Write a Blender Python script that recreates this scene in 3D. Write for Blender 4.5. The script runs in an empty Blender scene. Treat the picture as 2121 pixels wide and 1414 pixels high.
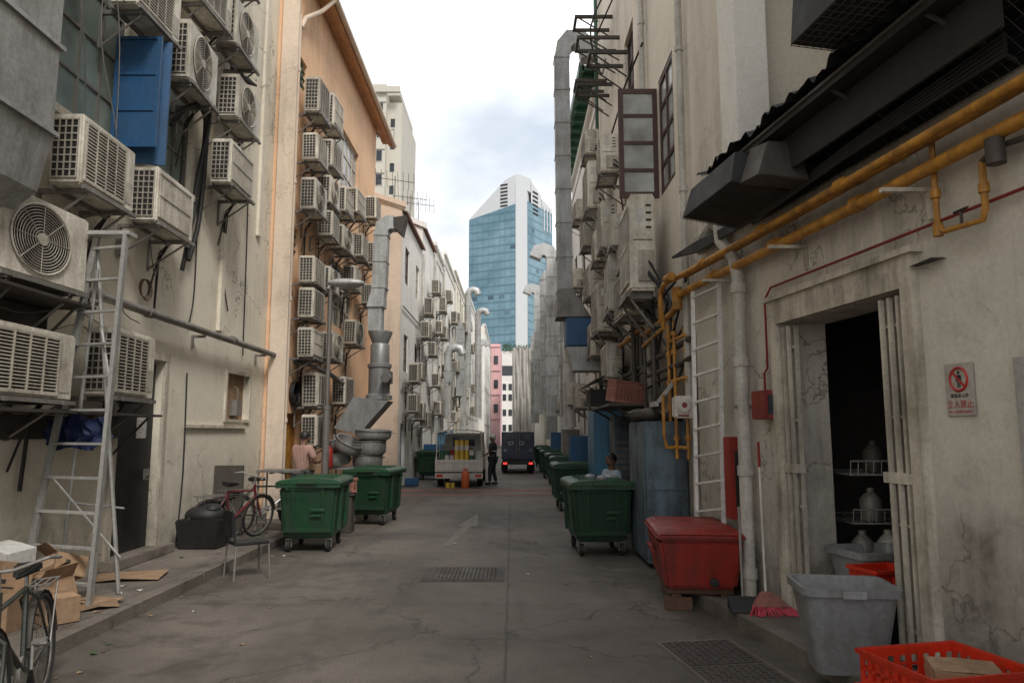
import bpy, bmesh, math, random
from mathutils import Vector, Matrix
R=random.Random(7)
sc=bpy.context.scene; COL=sc.collection
rad=math.radians
# ------------------------------------------------------------------ materials
def new_mat(name):
    m=bpy.data.materials.new(name); m.use_nodes=True
    nt=m.node_tree; return m,nt,nt.nodes['Principled BSDF']
def noise(nt,vec,scale,detail=4,rough=.6,dist=0):
    n=nt.nodes.new('ShaderNodeTexNoise'); n.inputs['Scale'].default_value=scale
    n.inputs['Detail'].default_value=detail; n.inputs['Roughness'].default_value=rough; n.inputs['Distortion'].default_value=dist
    if vec is not None: nt.links.new(vec,n.inputs['Vector'])
    return n.outputs['Fac']
def mp(nt,vec,s,loc=(0,0,0)):
    n=nt.nodes.new('ShaderNodeMapping'); n.inputs['Scale'].default_value=s; n.inputs['Location'].default_value=loc
    nt.links.new(vec,n.inputs['Vector']); return n.outputs[0]
def mr(nt,v,a,b,c=0,d=1):
    n=nt.nodes.new('ShaderNodeMapRange'); n.clamp=True
    nt.links.new(v,n.inputs[0])
    for i,x in enumerate((a,b,c,d)): n.inputs[i+1].default_value=x
    return n.outputs[0]
def ma(nt,op,a,b=0):
    n=nt.nodes.new('ShaderNodeMath'); n.operation=op
    for i,x in enumerate((a,b)):
        if isinstance(x,(int,float)): n.inputs[i].default_value=x
        else: nt.links.new(x,n.inputs[i])
    return n.outputs[0]
def mix(nt,f,a,b,mode='MIX'):
    n=nt.nodes.new('ShaderNodeMix'); n.data_type='RGBA'; n.blend_type=mode
    for s,x in ((0,f),(6,a),(7,b)):
        if isinstance(x,(int,float)): n.inputs[s].default_value=x
        elif isinstance(x,tuple): n.inputs[s].default_value=(x[0],x[1],x[2],1)
        else: nt.links.new(x,n.inputs[s])
    return n.outputs[2]
def bump(nt,h,b,strength,dist=.02):
    n=nt.nodes.new('ShaderNodeBump'); n.inputs['Strength'].default_value=strength; n.inputs['Distance'].default_value=dist
    nt.links.new(h,n.inputs['Height']); nt.links.new(n.outputs[0],b.inputs['Normal'])
def pos(nt): return nt.nodes.new('ShaderNodeNewGeometry').outputs['Position']
def grey3(nt,v):
    cc=nt.nodes.new('ShaderNodeCombineColor')
    for i in range(3): nt.links.new(v,cc.inputs[i])
    return cc.outputs[0]
def worn(name,c,rough=.6,metal=0,grime=.45,gcol=(.05,.042,.035),scale=1.7,bmp=.15,varo=.15,fine=22):
    m,nt,b=new_mat(name); P=pos(nt)
    A=noise(nt,P,scale,5,.65); S=noise(nt,mp(nt,P,(5,5,.7)),1.6,4,.6); Fn=noise(nt,P,fine,3,.7)
    f=ma(nt,'ADD',ma(nt,'MULTIPLY',A,.5),ma(nt,'MULTIPLY',S,.5))
    f=mr(nt,f,.42,.68,0,grime)
    col=mix(nt,f,c,gcol)
    v=mr(nt,Fn,.3,.7,.82,1.12)
    oi=nt.nodes.new('ShaderNodeObjectInfo'); v2=mr(nt,oi.outputs['Random'],0,1,1-varo,1+varo)
    col=mix(nt,1.0,col,grey3(nt,ma(nt,'MULTIPLY',v,v2)),'MULTIPLY')
    nt.links.new(col,b.inputs['Base Color'])
    nt.links.new(mr(nt,A,.3,.7,max(.05,rough-.15),min(1,rough+.15)),b.inputs['Roughness'])
    b.inputs['Metallic'].default_value=metal
    if bmp: bump(nt,Fn,b,bmp,.01)
    return m
def wallmat(name,c,grime=.5,crack=.7,splash=.7,patch=.35,gcol=(.20,.165,.125),soot=None):
    m,nt,b=new_mat(name); P=pos(nt)
    A=noise(nt,P,.5,6,.62,.3); S=noise(nt,mp(nt,P,(2.2,2.2,.25)),1.2,5,.65,.35); S2=noise(nt,mp(nt,P,(7,7,.5),(3,1,2)),1.1,3,.6,.3)
    Fn=noise(nt,P,26,4,.7); B=noise(nt,P,3.0,6,.7,.6)
    f=ma(nt,'MULTIPLY',mr(nt,A,.44,.70),mr(nt,S,.36,.66))
    f=ma(nt,'ADD',f,ma(nt,'MULTIPLY',mr(nt,S2,.60,.76,0,.3),mr(nt,A,.42,.56)))
    f=ma(nt,'ADD',f,mr(nt,B,.54,.76,0,.3))
    f=ma(nt,'MULTIPLY',f,grime)
    col=mix(nt,f,c,gcol)
    col=mix(nt,mr(nt,B,.36,.40,patch,0),col,(min(.85,c[0]*1.12),min(.85,c[1]*1.14),min(.85,c[2]*1.18)))
    sx=nt.nodes.new('ShaderNodeSeparateXYZ'); nt.links.new(P,sx.inputs[0])
    z=mr(nt,sx.outputs[2],.0,2.2,1,0); z=ma(nt,'POWER',z,1.5); z=ma(nt,'MULTIPLY',z,mr(nt,B,.25,.7,.3,1.0)); z=ma(nt,'MULTIPLY',z,splash)
    col=mix(nt,z,col,(gcol[0]*.4,gcol[1]*.4,gcol[2]*.4))
    if soot:
        z0,z1,k=soot
        q=ma(nt,'MULTIPLY',mr(nt,sx.outputs[2],z0,z1,1,0),mr(nt,A,.3,.6,.35,1.0)); col=mix(nt,ma(nt,'MULTIPLY',q,k),col,(.03,.025,.022))
    if crack:
        vo=nt.nodes.new('ShaderNodeTexVoronoi'); vo.feature='DISTANCE_TO_EDGE'; vo.inputs['Scale'].default_value=.75
        dv=nt.nodes.new('ShaderNodeVectorMath'); dv.operation='ADD'
        ns=nt.nodes.new('ShaderNodeTexNoise'); ns.inputs['Scale'].default_value=2.5; ns.inputs['Detail'].default_value=5
        nt.links.new(P,ns.inputs['Vector']); nt.links.new(ns.outputs['Color'],dv.inputs[0]); nt.links.new(P,dv.inputs[1]); nt.links.new(dv.outputs[0],vo.inputs['Vector'])
        l=mr(nt,vo.outputs['Distance'],.0,.011,1,0); l=ma(nt,'MULTIPLY',l,mr(nt,A,.46,.54,0,crack))
        col=mix(nt,l,col,(.12,.10,.08))
    col=mix(nt,1.0,col,grey3(nt,mr(nt,Fn,.3,.7,.9,1.07)),'MULTIPLY')
    nt.links.new(col,b.inputs['Base Color']); b.inputs['Roughness'].default_value=.85
    bump(nt,ma(nt,'ADD',Fn,ma(nt,'MULTIPLY',B,1.5)),b,.3,.012)
    return m
def roadmat(name,c,spots=True):
    m,nt,b=new_mat(name); P=pos(nt)
    A=noise(nt,P,.35,6,.6,.4); B=noise(nt,P,2.2,7,.72,.5); Fn=noise(nt,P,60,3,.8); T=noise(nt,mp(nt,P,(1.2,.12,1)),1.5,4,.6)
    col=mix(nt,mr(nt,A,.38,.62),(c[0]*.68,c[1]*.67,c[2]*.65),(c[0]*1.4,c[1]*1.38,c[2]*1.35))
    col=mix(nt,mr(nt,B,.50,.68,0,.75),col,(c[0]*.38,c[1]*.37,c[2]*.36))
    col=mix(nt,mr(nt,T,.52,.72,0,.5),col,(c[0]*.45,c[1]*.44,c[2]*.43))
    col=mix(nt,1.0,col,grey3(nt,mr(nt,Fn,.25,.75,.5,1.5)),'MULTIPLY')
    if spots:
        for s_,th,wt in ((3.2,.055,.7),(7.0,.07,.5)):
            vo=nt.nodes.new('ShaderNodeTexVoronoi'); vo.inputs['Scale'].default_value=s_; nt.links.new(P,vo.inputs['Vector'])
            l=mr(nt,vo.outputs['Distance'],th*.5,th,wt,0); l=ma(nt,'MULTIPLY',l,mr(nt,B,.5,.54))
            col=mix(nt,l,col,(.30,.28,.25))
        v2=nt.nodes.new('ShaderNodeTexVoronoi'); v2.feature='DISTANCE_TO_EDGE'; v2.inputs['Scale'].default_value=.42
        dv=nt.nodes.new('ShaderNodeVectorMath'); dv.operation='ADD'; ns=nt.nodes.new('ShaderNodeTexNoise'); ns.inputs['Scale'].default_value=2.0; ns.inputs['Detail'].default_value=6
        nt.links.new(P,ns.inputs['Vector']); nt.links.new(ns.outputs['Color'],dv.inputs[0]); nt.links.new(P,dv.inputs[1]); nt.links.new(dv.outputs[0],v2.inputs['Vector'])
        col=mix(nt,mr(nt,v2.outputs['Distance'],0,.010,.65,0),col,(.02,.018,.016))
        sx=nt.nodes.new('ShaderNodeSeparateXYZ'); nt.links.new(P,sx.inputs[0])
        jx=mr(nt,ma(nt,'ABSOLUTE',ma(nt,'ADD',ma(nt,'ADD',sx.outputs[0],.05),ma(nt,'MULTIPLY',ma(nt,'ADD',B,-.5),.06))),.008,.018,.5,0); jy=mr(nt,ma(nt,'ABSOLUTE',ma(nt,'ADD',ma(nt,'FRACT',ma(nt,'DIVIDE',sx.outputs[1],5.3)),-.5)),.0015,.003,.4,0)
        col=mix(nt,ma(nt,'MAXIMUM',jx,jy),col,(.02,.018,.016))
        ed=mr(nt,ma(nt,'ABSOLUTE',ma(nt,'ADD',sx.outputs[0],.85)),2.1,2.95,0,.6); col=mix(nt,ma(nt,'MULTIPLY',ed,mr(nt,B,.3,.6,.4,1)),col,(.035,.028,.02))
    nt.links.new(col,b.inputs['Base Color'])
    nt.links.new(mr(nt,B,.35,.7,.85,.5),b.inputs['Roughness'])
    bump(nt,ma(nt,'ADD',Fn,ma(nt,'MULTIPLY',B,2)),b,.5,.012)
    return m
def glassmat(name,c,rough=.12):
    m,nt,b=new_mat(name); P=pos(nt); n=noise(nt,P,1.3,3)
    col=mix(nt,mr(nt,n,.3,.7),(c[0]*.5,c[1]*.5,c[2]*.5),(c[0]*1.5,c[1]*1.5,c[2]*1.5)); nt.links.new(col,b.inputs['Base Color'])
    b.inputs['Roughness'].default_value=rough; return m
def towerglass():
    m,nt,b=new_mat('tower_glass'); P=pos(nt); sx=nt.nodes.new('ShaderNodeSeparateXYZ'); nt.links.new(P,sx.inputs[0])
    u=ma(nt,'ADD',ma(nt,'MULTIPLY',sx.outputs[0],.9),ma(nt,'MULTIPLY',sx.outputs[1],.42))
    uc=ma(nt,'DIVIDE',u,1.6); zc=ma(nt,'DIVIDE',sx.outputs[2],3.4)
    lu=mr(nt,ma(nt,'FRACT',uc),.15,.22,.55,0); lz=mr(nt,ma(nt,'FRACT',zc),.22,.30,1,0)
    cv=nt.nodes.new('ShaderNodeCombineXYZ'); nt.links.new(ma(nt,'FLOOR',uc),cv.inputs[0]); nt.links.new(ma(nt,'FLOOR',ma(nt,'MULTIPLY',zc,2)),cv.inputs[1])
    wn=nt.nodes.new('ShaderNodeTexWhiteNoise'); wn.noise_dimensions='2D'; nt.links.new(cv.outputs[0],wn.inputs['Vector'])
    L=noise(nt,mp(nt,P,(.03,.03,.022)),1.0,4,.6,1.2)
    col=mix(nt,mr(nt,L,.36,.62),(.10,.20,.26),(.23,.37,.44))
    col=mix(nt,mr(nt,wn.outputs[0],.0,1,0,.25),col,(.06,.14,.18))
    col=mix(nt,mr(nt,wn.outputs[0],.988,.99,0,.7),col,(.03,.05,.07))
    col=mix(nt,ma(nt,'MULTIPLY',ma(nt,'MAXIMUM',lu,lz),.55),col,(.07,.13,.16))
    nt.links.new(col,b.inputs['Base Color']); b.inputs['Roughness'].default_value=.4; b.inputs['Specular IOR Level'].default_value=.3
    return m
def tilemat(name,c,sc_=6):
    m,nt,b=new_mat(name); P=pos(nt); w=nt.nodes.new('ShaderNodeTexWave'); w.bands_direction='Y'; w.inputs['Scale'].default_value=sc_; nt.links.new(P,w.inputs['Vector'])
    n=noise(nt,P,5,4); col=mix(nt,n,(c[0]*.5,c[1]*.5,c[2]*.5),c); col=mix(nt,mr(nt,w.outputs[1],.0,.4,.7,0),col,(c[0]*.25,c[1]*.25,c[2]*.25))
    nt.links.new(col,b.inputs['Base Color']); b.inputs['Roughness'].default_value=.8; return m
def brickmat(name,c1,c2,mo,s,gr=.6):
    m,nt,b=new_mat(name); P=pos(nt); t=nt.nodes.new('ShaderNodeTexBrick'); nt.links.new(P,t.inputs['Vector']); t.inputs['Scale'].default_value=s
    t.inputs['Color1'].default_value=(*c1,1); t.inputs['Color2'].default_value=(*c2,1); t.inputs['Mortar'].default_value=(*mo,1)
    n=noise(nt,P,1.2,5); col=mix(nt,mr(nt,n,.4,.7,0,gr),t.outputs[0],(.07,.06,.055)); nt.links.new(col,b.inputs['Base Color']); b.inputs['Roughness'].default_value=.85; return m
M={}
M['wall_cream']=wallmat('cream_plaster',(.76,.70,.58),.60,1.0,splash=.9)
M['wall_peach']=wallmat('peach_plaster',(.78,.50,.31),.6,.3,splash=.7,gcol=(.24,.14,.08))
M['wall_peachlight']=wallmat('pale_peach_plaster',(.72,.59,.47),.6,.3,splash=.8)
M['wall_white']=wallmat('white_plaster',(.82,.80,.75),.5,.3,gcol=(.28,.25,.21))
M['wall_white2']=wallmat('off_white_plaster',(.78,.75,.69),.55,.2,gcol=(.25,.22,.18))
M['wall_grey']=wallmat('grey_plaster',(.62,.575,.50),.95,.8,splash=.95,gcol=(.12,.10,.08))
M['wall_upper']=wallmat('beige_plaster',(.76,.69,.58),.6,.4,soot=(2.4,5.0,.9))
M['wall_recess']=wallmat('recess_plaster',(.68,.62,.52),.6,.3)
M['wall_pink']=wallmat('pink_plaster',(.70,.42,.43),.3,0)
M['wall_yellow']=wallmat('sand_plaster',(.78,.72,.60),.5,0)
M['wall_tower']=wallmat('apartment_plaster',(.54,.51,.44),.25,0,splash=0,patch=.0)
M['tower_white']=wallmat('tower_cladding',(.62,.63,.64),.12,0,splash=0,patch=0)
M['tglass']=towerglass()
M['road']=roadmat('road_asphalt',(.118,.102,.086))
M['pave']=roadmat('pavement_concrete',(.13,.113,.095),False)
M['ground']=roadmat('ground_concrete',(.10,.09,.08),False)
M['kerb']=roadmat('kerb_concrete',(.15,.13,.11),False)
M['mark']=worn('faded_road_paint',(.185,.17,.15),.8,grime=1.0,gcol=(.10,.087,.072),scale=6)
M['redpave']=brickmat('red_block_paving',(.28,.13,.10),(.21,.10,.08),(.10,.085,.075),3.0)
M['ac']=worn('air_conditioner_casing',(.68,.64,.55),.5,grime=.8,gcol=(.20,.155,.11),scale=2.6,varo=.22)
M['acs']=worn('air_conditioner_slats',(.47,.43,.36),.5,grime=.75,gcol=(.11,.085,.06),scale=3,varo=.2)
M['dark']=worn('dark_recess',(.014,.013,.012),.7,grime=.2)
M['steel']=worn('weathered_steel',(.24,.23,.21),.55,.3,.6,(.09,.055,.035),3)
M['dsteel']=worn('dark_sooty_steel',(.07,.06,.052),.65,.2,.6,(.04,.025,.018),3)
M['alu']=worn('dull_aluminium',(.46,.455,.43),.5,.4,.5,(.15,.13,.11),3)
M['alulight']=worn('bright_ladder_aluminium',(.74,.73,.70),.5,.15,.4,(.30,.27,.24),3)
M['galv']=worn('galvanised_duct_metal',(.48,.485,.475),.5,.35,.7,(.15,.13,.11),1.6,.2,varo=.25)
M['rust']=worn('rusty_metal',(.13,.07,.045),.8,.2,.5,(.05,.03,.02),4)
M['black']=worn('black_paint',(.012,.012,.013),.55,grime=.5,gcol=(.04,.035,.03))
M['blackrub']=worn('black_rubber',(.016,.016,.016),.75,grime=.4,gcol=(.045,.04,.035))
M['bluep']=worn('blue_paint',(.018,.085,.20),.5,grime=.5,gcol=(.025,.045,.07))
M['bluelight']=worn('light_blue_paint',(.06,.20,.33),.5,grime=.6,gcol=(.06,.07,.08))
M['bluegrey']=worn('stained_blue_grey_metal',(.13,.18,.22),.6,.15,1.0,(.018,.016,.015),1.9)
M['yellow']=worn('ochre_gas_pipe_paint',(.52,.24,.03),.5,grime=.9,gcol=(.10,.045,.018),scale=5)
M['whitep']=worn('dirty_white_paint',(.60,.57,.51),.55,grime=.7,gcol=(.16,.13,.10))
M['cream']=worn('cream_frame_paint',(.56,.51,.42),.6,grime=.85,gcol=(.12,.095,.07))
M['brown']=worn('dark_brown_paint',(.075,.032,.026),.5,grime=.4)
M['orange']=worn('orange_brown_fascia',(.60,.30,.13),.6,grime=.5,gcol=(.28,.13,.06))
M['green']=worn('green_bin_plastic',(.010,.050,.021),.45,grime=.75,gcol=(.020,.026,.018),scale=3)
M['greenl']=worn('green_bin_lid_plastic',(.014,.070,.030),.4,grime=.65,gcol=(.04,.05,.03),scale=3)
M['greenp']=worn('green_gutter_paint',(.03,.12,.065),.5,grime=.7)
M['red']=worn('red_cooler_plastic',(.30,.020,.012),.5,grime=.8,gcol=(.07,.022,.016),scale=3.5)
M['redp']=worn('red_paint',(.26,.02,.015),.4,grime=.6,gcol=(.07,.02,.015))
M['crate']=worn('orange_red_crate_plastic',(.58,.030,.009),.4,grime=.45,gcol=(.22,.03,.015),scale=4)
M['pinkcrate']=worn('faded_pink_crate_plastic',(.30,.115,.085),.5,grime=.7,gcol=(.10,.06,.045),scale=4)
M['grey']=worn('grey_bin_plastic',(.26,.265,.27),.42,grime=.5,gcol=(.11,.10,.09),scale=4)
M['card']=worn('cardboard',(.32,.205,.12),.85,grime=.6,gcol=(.13,.08,.05),scale=4,varo=.2)
M['paper']=worn('white_paper',(.58,.57,.54),.8,grime=.4,gcol=(.28,.25,.2))
M['glass']=glassmat('window_glass',(.08,.10,.09))
M['glassg']=glassmat('frosted_window_glass',(.17,.21,.19),.3)
M['glassw']=glassmat('pale_window_glass',(.40,.41,.39),.2)
M['glassk']=glassmat('dark_window_glass',(.03,.035,.04))
M['tile']=tilemat('red_roof_tiles',(.26,.11,.07))
M['corr']=worn('black_corrugated_sheet',(.013,.013,.014),.7,0,.5,(.028,.023,.018))
M['cable']=worn('black_cable',(.012,.012,.013),.6,grime=.3)
M['cableg']=worn('grey_cable',(.15,.14,.13),.6,grime=.3)
M['cloth']=worn('blue_tarpaulin',(.010,.022,.09),.6,grime=.4,gcol=(.008,.012,.03))
M['tarp']=worn('pale_scaffold_sheet',(.46,.44,.40),.8,grime=.7,gcol=(.24,.22,.195),scale=.5)
M['leaf']=worn('foliage',(.05,.10,.03),.8,grime=.5,gcol=(.02,.04,.015),scale=3)
M['navy']=worn('navy_truck_paint',(.014,.022,.05),.35,grime=.3)
M['vanw']=worn('cream_white_vehicle_paint',(.62,.61,.55),.35,grime=.45,gcol=(.24,.21,.17),scale=3)
M['tail']=worn('red_tail_light',(.55,.02,.015),.25,grime=.1)
M['taillit']=worn('lit_red_tail_light',(.6,.02,.015),.25,grime=.0)
_b=M['taillit'].node_tree.nodes['Principled BSDF']; _b.inputs['Emission Color'].default_value=(1,.05,.03,1); _b.inputs['Emission Strength'].default_value=1.6
M['gas']=worn('orange_gas_cylinder_paint',(.70,.14,.03),.4,grime=.3,gcol=(.25,.08,.03))
M['chrome']=worn('cooking_pot_aluminium',(.34,.335,.32),.55,.45,.6,(.12,.10,.08),5)
M['skin']=worn('skin',(.17,.088,.055),.6,grime=.15,gcol=(.14,.07,.04),varo=0,bmp=0)
M['hair']=worn('black_hair',(.012,.010,.009),.6,grime=.1,varo=0)
M['shirt']=brickmat('tan_pink_checked_shirt',(.42,.24,.19),(.33,.18,.14),(.52,.38,.32),26,.1)
M['dcloth']=worn('dark_clothing',(.018,.02,.028),.85,grime=.2,varo=0)
M['wcloth']=worn('pale_blue_shirt',(.38,.45,.52),.85,grime=.3,varo=0)
M['vest']=worn('grey_reflective_strap',(.45,.48,.42),.5,grime=.2,varo=0)
M['redink']=worn('red_sign_ink',(.46,.03,.03),.6,grime=.3,varo=0)
M['blackink']=worn('black_ink',(.02,.02,.02),.7,grime=.1,varo=0)
M['signw']=worn('sign_plate',(.44,.41,.36),.6,grime=.5,gcol=(.18,.16,.13),varo=0,scale=5)
M['yel']=worn('yellow_tin_print',(.66,.46,.06),.45,grime=.2)
M['bird']=worn('dark_feathers',(.03,.03,.035),.7,grime=.3)
M['broom']=worn('pink_red_bristles',(.52,.05,.08),.8,grime=.3)
M['bikered']=worn('red_bicycle_paint',(.14,.016,.02),.35,grime=.5)
M['bikeblk']=worn('black_bicycle_paint',(.02,.025,.02),.35,grime=.3)
# ------------------------------------------------------------------ mesh builder
class MB:
    def __init__(s): s.v=[];s.f=[];s.m=[];s.T=Matrix()
    def add(s,vs,fs,m=0):
        k=len(s.v); s.v+=[tuple(s.T@Vector(v)) for v in vs]
        for f in fs: s.f.append([i+k for i in f]); s.m.append(m)
    def box(s,x0,x1,y0,y1,z0,z1,m=0):
        if x0>x1:x0,x1=x1,x0
        if y0>y1:y0,y1=y1,y0
        if z0>z1:z0,z1=z1,z0
        s.add([(x0,y0,z0),(x1,y0,z0),(x1,y1,z0),(x0,y1,z0),(x0,y0,z1),(x1,y0,z1),(x1,y1,z1),(x0,y1,z1)],
              [(0,3,2,1),(4,5,6,7),(0,1,5,4),(1,2,6,5),(2,3,7,6),(3,0,4,7)],m); return s
    def hexa(s,b,t,m=0):
        s.add(list(b)+list(t),[(0,3,2,1),(4,5,6,7),(0,1,5,4),(1,2,6,5),(2,3,7,6),(3,0,4,7)],m); return s
    def quad(s,p,m=0): s.add(p,[tuple(range(len(p)))],m); return s
    def sweep(s,pts,prof,ref=None,m=0,cap=True):
        pts=[Vector(p) for p in pts]; rings=[]; L=len(pts); prev=None
        for i,p in enumerate(pts):
            a=(pts[i]-pts[i-1]).normalized() if i>0 else None
            b=(pts[i+1]-pts[i]).normalized() if i<L-1 else None
            T=(a or b) if (a is None or b is None) else (a+b).normalized()
            k=1.0
            if a is not None and b is not None: k=1/max(.35,T.dot(b))
            if ref is not None: sd=Vector(ref)
            else:
                if prev is None:
                    sd=T.cross(Vector((0,0,1)))
                    if sd.length<.1: sd=T.cross(Vector((0,1,0)))
                else: sd=prev-T*prev.dot(T)
            sd=sd.normalized(); prev=sd; up=T.cross(sd).normalized()
            kk=k if ref is not None else 1
            q=prof[i] if isinstance(prof[0][0],(list,tuple)) else prof
            rings.append([tuple(p+sd*x+up*(y*kk)) for x,y in q])
        n=len(rings[0]); vs=[v for r in rings for v in r]; fs=[]
        for i in range(L-1):
            for j in range(n): fs.append((i*n+j,i*n+(j+1)%n,(i+1)*n+(j+1)%n,(i+1)*n+j))
        if cap: fs.append(tuple(range(n-1,-1,-1))); fs.append(tuple(range((L-1)*n,L*n)))
        s.add(vs,fs,m); return s
    def tube(s,pts,r,n=8,m=0):
        return s.sweep(pts,[(r*math.cos(2*math.pi*i/n),r*math.sin(2*math.pi*i/n)) for i in range(n)],None,m)
    def cyl(s,p0,p1,r0,r1=None,n=14,m=0):
        r1=r0 if r1 is None else r1
        return s.sweep([p0,p1],[[(r*math.cos(2*math.pi*i/n),r*math.sin(2*math.pi*i/n)) for i in range(n)] for r in (r0,r1)],None,m)
    def lathe(s,prof,c=(0,0,0),n=20,m=0):
        vs=[];fs=[]
        for r,z in prof:
            for i in range(n): a=2*math.pi*i/n; vs.append((c[0]+r*math.cos(a),c[1]+r*math.sin(a),c[2]+z))
        for k in range(len(prof)-1):
            for i in range(n): fs.append((k*n+i,k*n+(i+1)%n,(k+1)*n+(i+1)%n,(k+1)*n+i))
        s.add(vs,fs,m); return s
    def ball(s,c,r,n=10,m=0,top=0):
        if isinstance(r,(int,float)): r=(r,r,r)
        vs=[];fs=[];h=n//2+1
        for k in range(h+1):
            ph=math.pi*k/h
            if top: ph*=top
            for i in range(n):
                a=2*math.pi*i/n; vs.append((c[0]+r[0]*math.sin(ph)*math.cos(a),c[1]+r[1]*math.sin(ph)*math.sin(a),c[2]+r[2]*math.cos(ph)))
        for k in range(h):
            for i in range(n): fs.append((k*n+i,(k+1)*n+i,(k+1)*n+(i+1)%n,k*n+(i+1)%n))
        s.add(vs,fs,m); return s
    def torus(s,c,R_,r,axis='x',n=20,k=6,m=0):
        vs=[];fs=[]
        for i in range(n):
            a=2*math.pi*i/n
            for j in range(k):
                b=2*math.pi*j/k; q=R_+r*math.cos(b); p=(r*math.sin(b),q*math.cos(a),q*math.sin(a))
                if axis=='z': p=(p[1],p[2],p[0])
                if axis=='y': p=(p[1],p[0],p[2])
                vs.append((c[0]+p[0],c[1]+p[1],c[2]+p[2]))
        for i in range(n):
            for j in range(k): fs.append((i*k+j,((i+1)%n)*k+j,((i+1)%n)*k+(j+1)%k,i*k+(j+1)%k))
        s.add(vs,fs,m); return s
    def mesh(s,name,mats,off=(0,0,0),bevel=0,smooth=40):
        me=bpy.data.meshes.new(name); o=Vector(off)
        me.from_pydata([tuple(Vector(v)-o) for v in s.v],[],s.f)
        for k in mats: me.materials.append(M[k] if isinstance(k,str) else k)
        me.polygons.foreach_set('material_index',s.m)
        bm=bmesh.new(); bm.from_mesh(me)
        bmesh.ops.remove_doubles(bm,verts=bm.verts,dist=1e-5)
        bmesh.ops.recalc_face_normals(bm,faces=bm.faces)
        if bevel:
            es=[e for e in bm.edges if len(e.link_faces)==2 and e.calc_face_angle(0)>.5]
            bmesh.ops.bevel(bm,geom=es,offset=bevel,segments=2,affect='EDGES',clamp_overlap=True)
        bm.to_mesh(me); bm.free()
        if smooth:
            me.shade_smooth(); me.set_sharp_from_angle(angle=rad(smooth))
        return me
def setp(o,label=None,cat=None,group=None,kind=None):
    if label:o['label']=label
    if cat:o['category']=cat
    if group:o['group']=group
    if kind:o['kind']=kind
def thing(name,loc,label,cat,group=None,rot=0):
    o=bpy.data.objects.new(name,None); o.empty_display_size=.1; o.location=loc; o.rotation_euler=(0,0,rot); COL.objects.link(o)
    setp(o,label,cat,group); return o
def part(par,name,mb,mats,bevel=0,smooth=40,world=False,loc=None,label=None):
    if isinstance(mats,str): mats=[mats]
    off=(0,0,0)
    if world:
        p=par; off=Vector((0,0,0))
        while p is not None: off=off+p.location; p=p.parent
    me=mb.mesh(name,mats,off,bevel,smooth) if isinstance(mb,MB) else mb
    o=bpy.data.objects.new(name,me); o.parent=par; COL.objects.link(o)
    if loc: o.location=loc
    if label:o['label']=label
    return o
def solo(name,mb,mats,label,cat,group=None,bevel=0,smooth=40,loc=(0,0,0),world=True,rot=0):
    if isinstance(mats,str): mats=[mats]
    me=mb.mesh(name,mats,loc if world else (0,0,0),bevel,smooth) if isinstance(mb,MB) else mb
    o=bpy.data.objects.new(name,me); o.location=loc; o.rotation_euler=(0,0,rot); COL.objects.link(o); setp(o,label,cat,group); return o
def struct(name,mb,mats,smooth=0):
    me=mb.mesh(name,[mats] if isinstance(mats,str) else mats,(0,0,0),0,smooth); o=bpy.data.objects.new(name,me); COL.objects.link(o); o['kind']='structure'; return o
def dup(o,loc=None,rot=None,scale=None,par=None):
    c=o.copy(); COL.objects.link(c)
    if par is not None: c.parent=par
    if loc is not None: c.location=loc
    if rot is not None: c.rotation_euler=(0,0,rot) if isinstance(rot,(int,float)) else rot
    if scale is not None: c.scale=scale
    for k in o.children: dup(k,par=c)
    return c
def kill(o):
    for c in list(o.children): kill(c)
    bpy.data.objects.remove(o)
# ------------------------------------------------------------------ setting: ground
struct('ground',MB().quad([(-900,-200,-.03),(900,-200,-.03),(900,1600,-.03),(-900,1600,-.03)]),'ground')
struct('road',MB().quad([(-4.2,-6,0),(3.6,-6,0),(3.2,9,0),(3.2,170,0),(-4.2,170,0)]),'road')
for ya,yb in ((20.9,21.7),(22.6,23.5)): struct('crossing_band',MB().quad([(-4.1,ya,.004),(3,ya,.004),(3,yb,.004),(-4.1,yb,.004)]),'redpave')
p=MB(); p.box(-5.2,-3.87,-4,20.6,-.02,.12); struct('pavement',p,'pave')
k=MB(); yy=-4
while yy<20.5: k.box(-3.862,-3.70+R.uniform(-.006,.006),yy+.006,yy+.994,-.02,.126+R.uniform(-.006,.006)); yy+=1.0
struct('kerb',k,'kerb',0)
def kx(y): return 1.94+.157*(7.95-y)
p=MB(); p.add([(kx(0)+.15,0,-.02),(4,0,-.02),(4,8.4,-.02),(kx(8.4)+.15,8.4,-.02),(kx(0)+.15,0,.12),(4,0,.12),(4,8.4,.12),(kx(8.4)+.15,8.4,.12)],[(4,5,6,7),(0,1,5,4),(2,3,7,6),(3,0,4,7),(1,2,6,5)]); struct('pavement',p,'pave')
k=MB(); yy=0
while yy<8.2:
    a,b=yy+.006,yy+.994 if yy<7.9 else 8.4
    k.add([(kx(a),a,-.02),(kx(a)+.14,a,-.02),(kx(b)+.14,b,-.02),(kx(b),b,-.02),(kx(a),a,.128),(kx(a)+.14,a,.128),(kx(b)+.14,b,.128),(kx(b),b,.128)],[(0,3,2,1),(4,5,6,7),(0,1,5,4),(1,2,6,5),(2,3,7,6),(3,0,4,7)]); yy+=1
struct('kerb',k,'kerb',0)
struct('road_marking',MB().quad([(-1.12,11.9,.004),(-.98,11.9,.004),(-.80,14.3,.004),(-.66,14.3,.004),(-.76,16.4,.004),(-1.06,14.3,.004),(-.93,14.3,.004)]),'mark')
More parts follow.
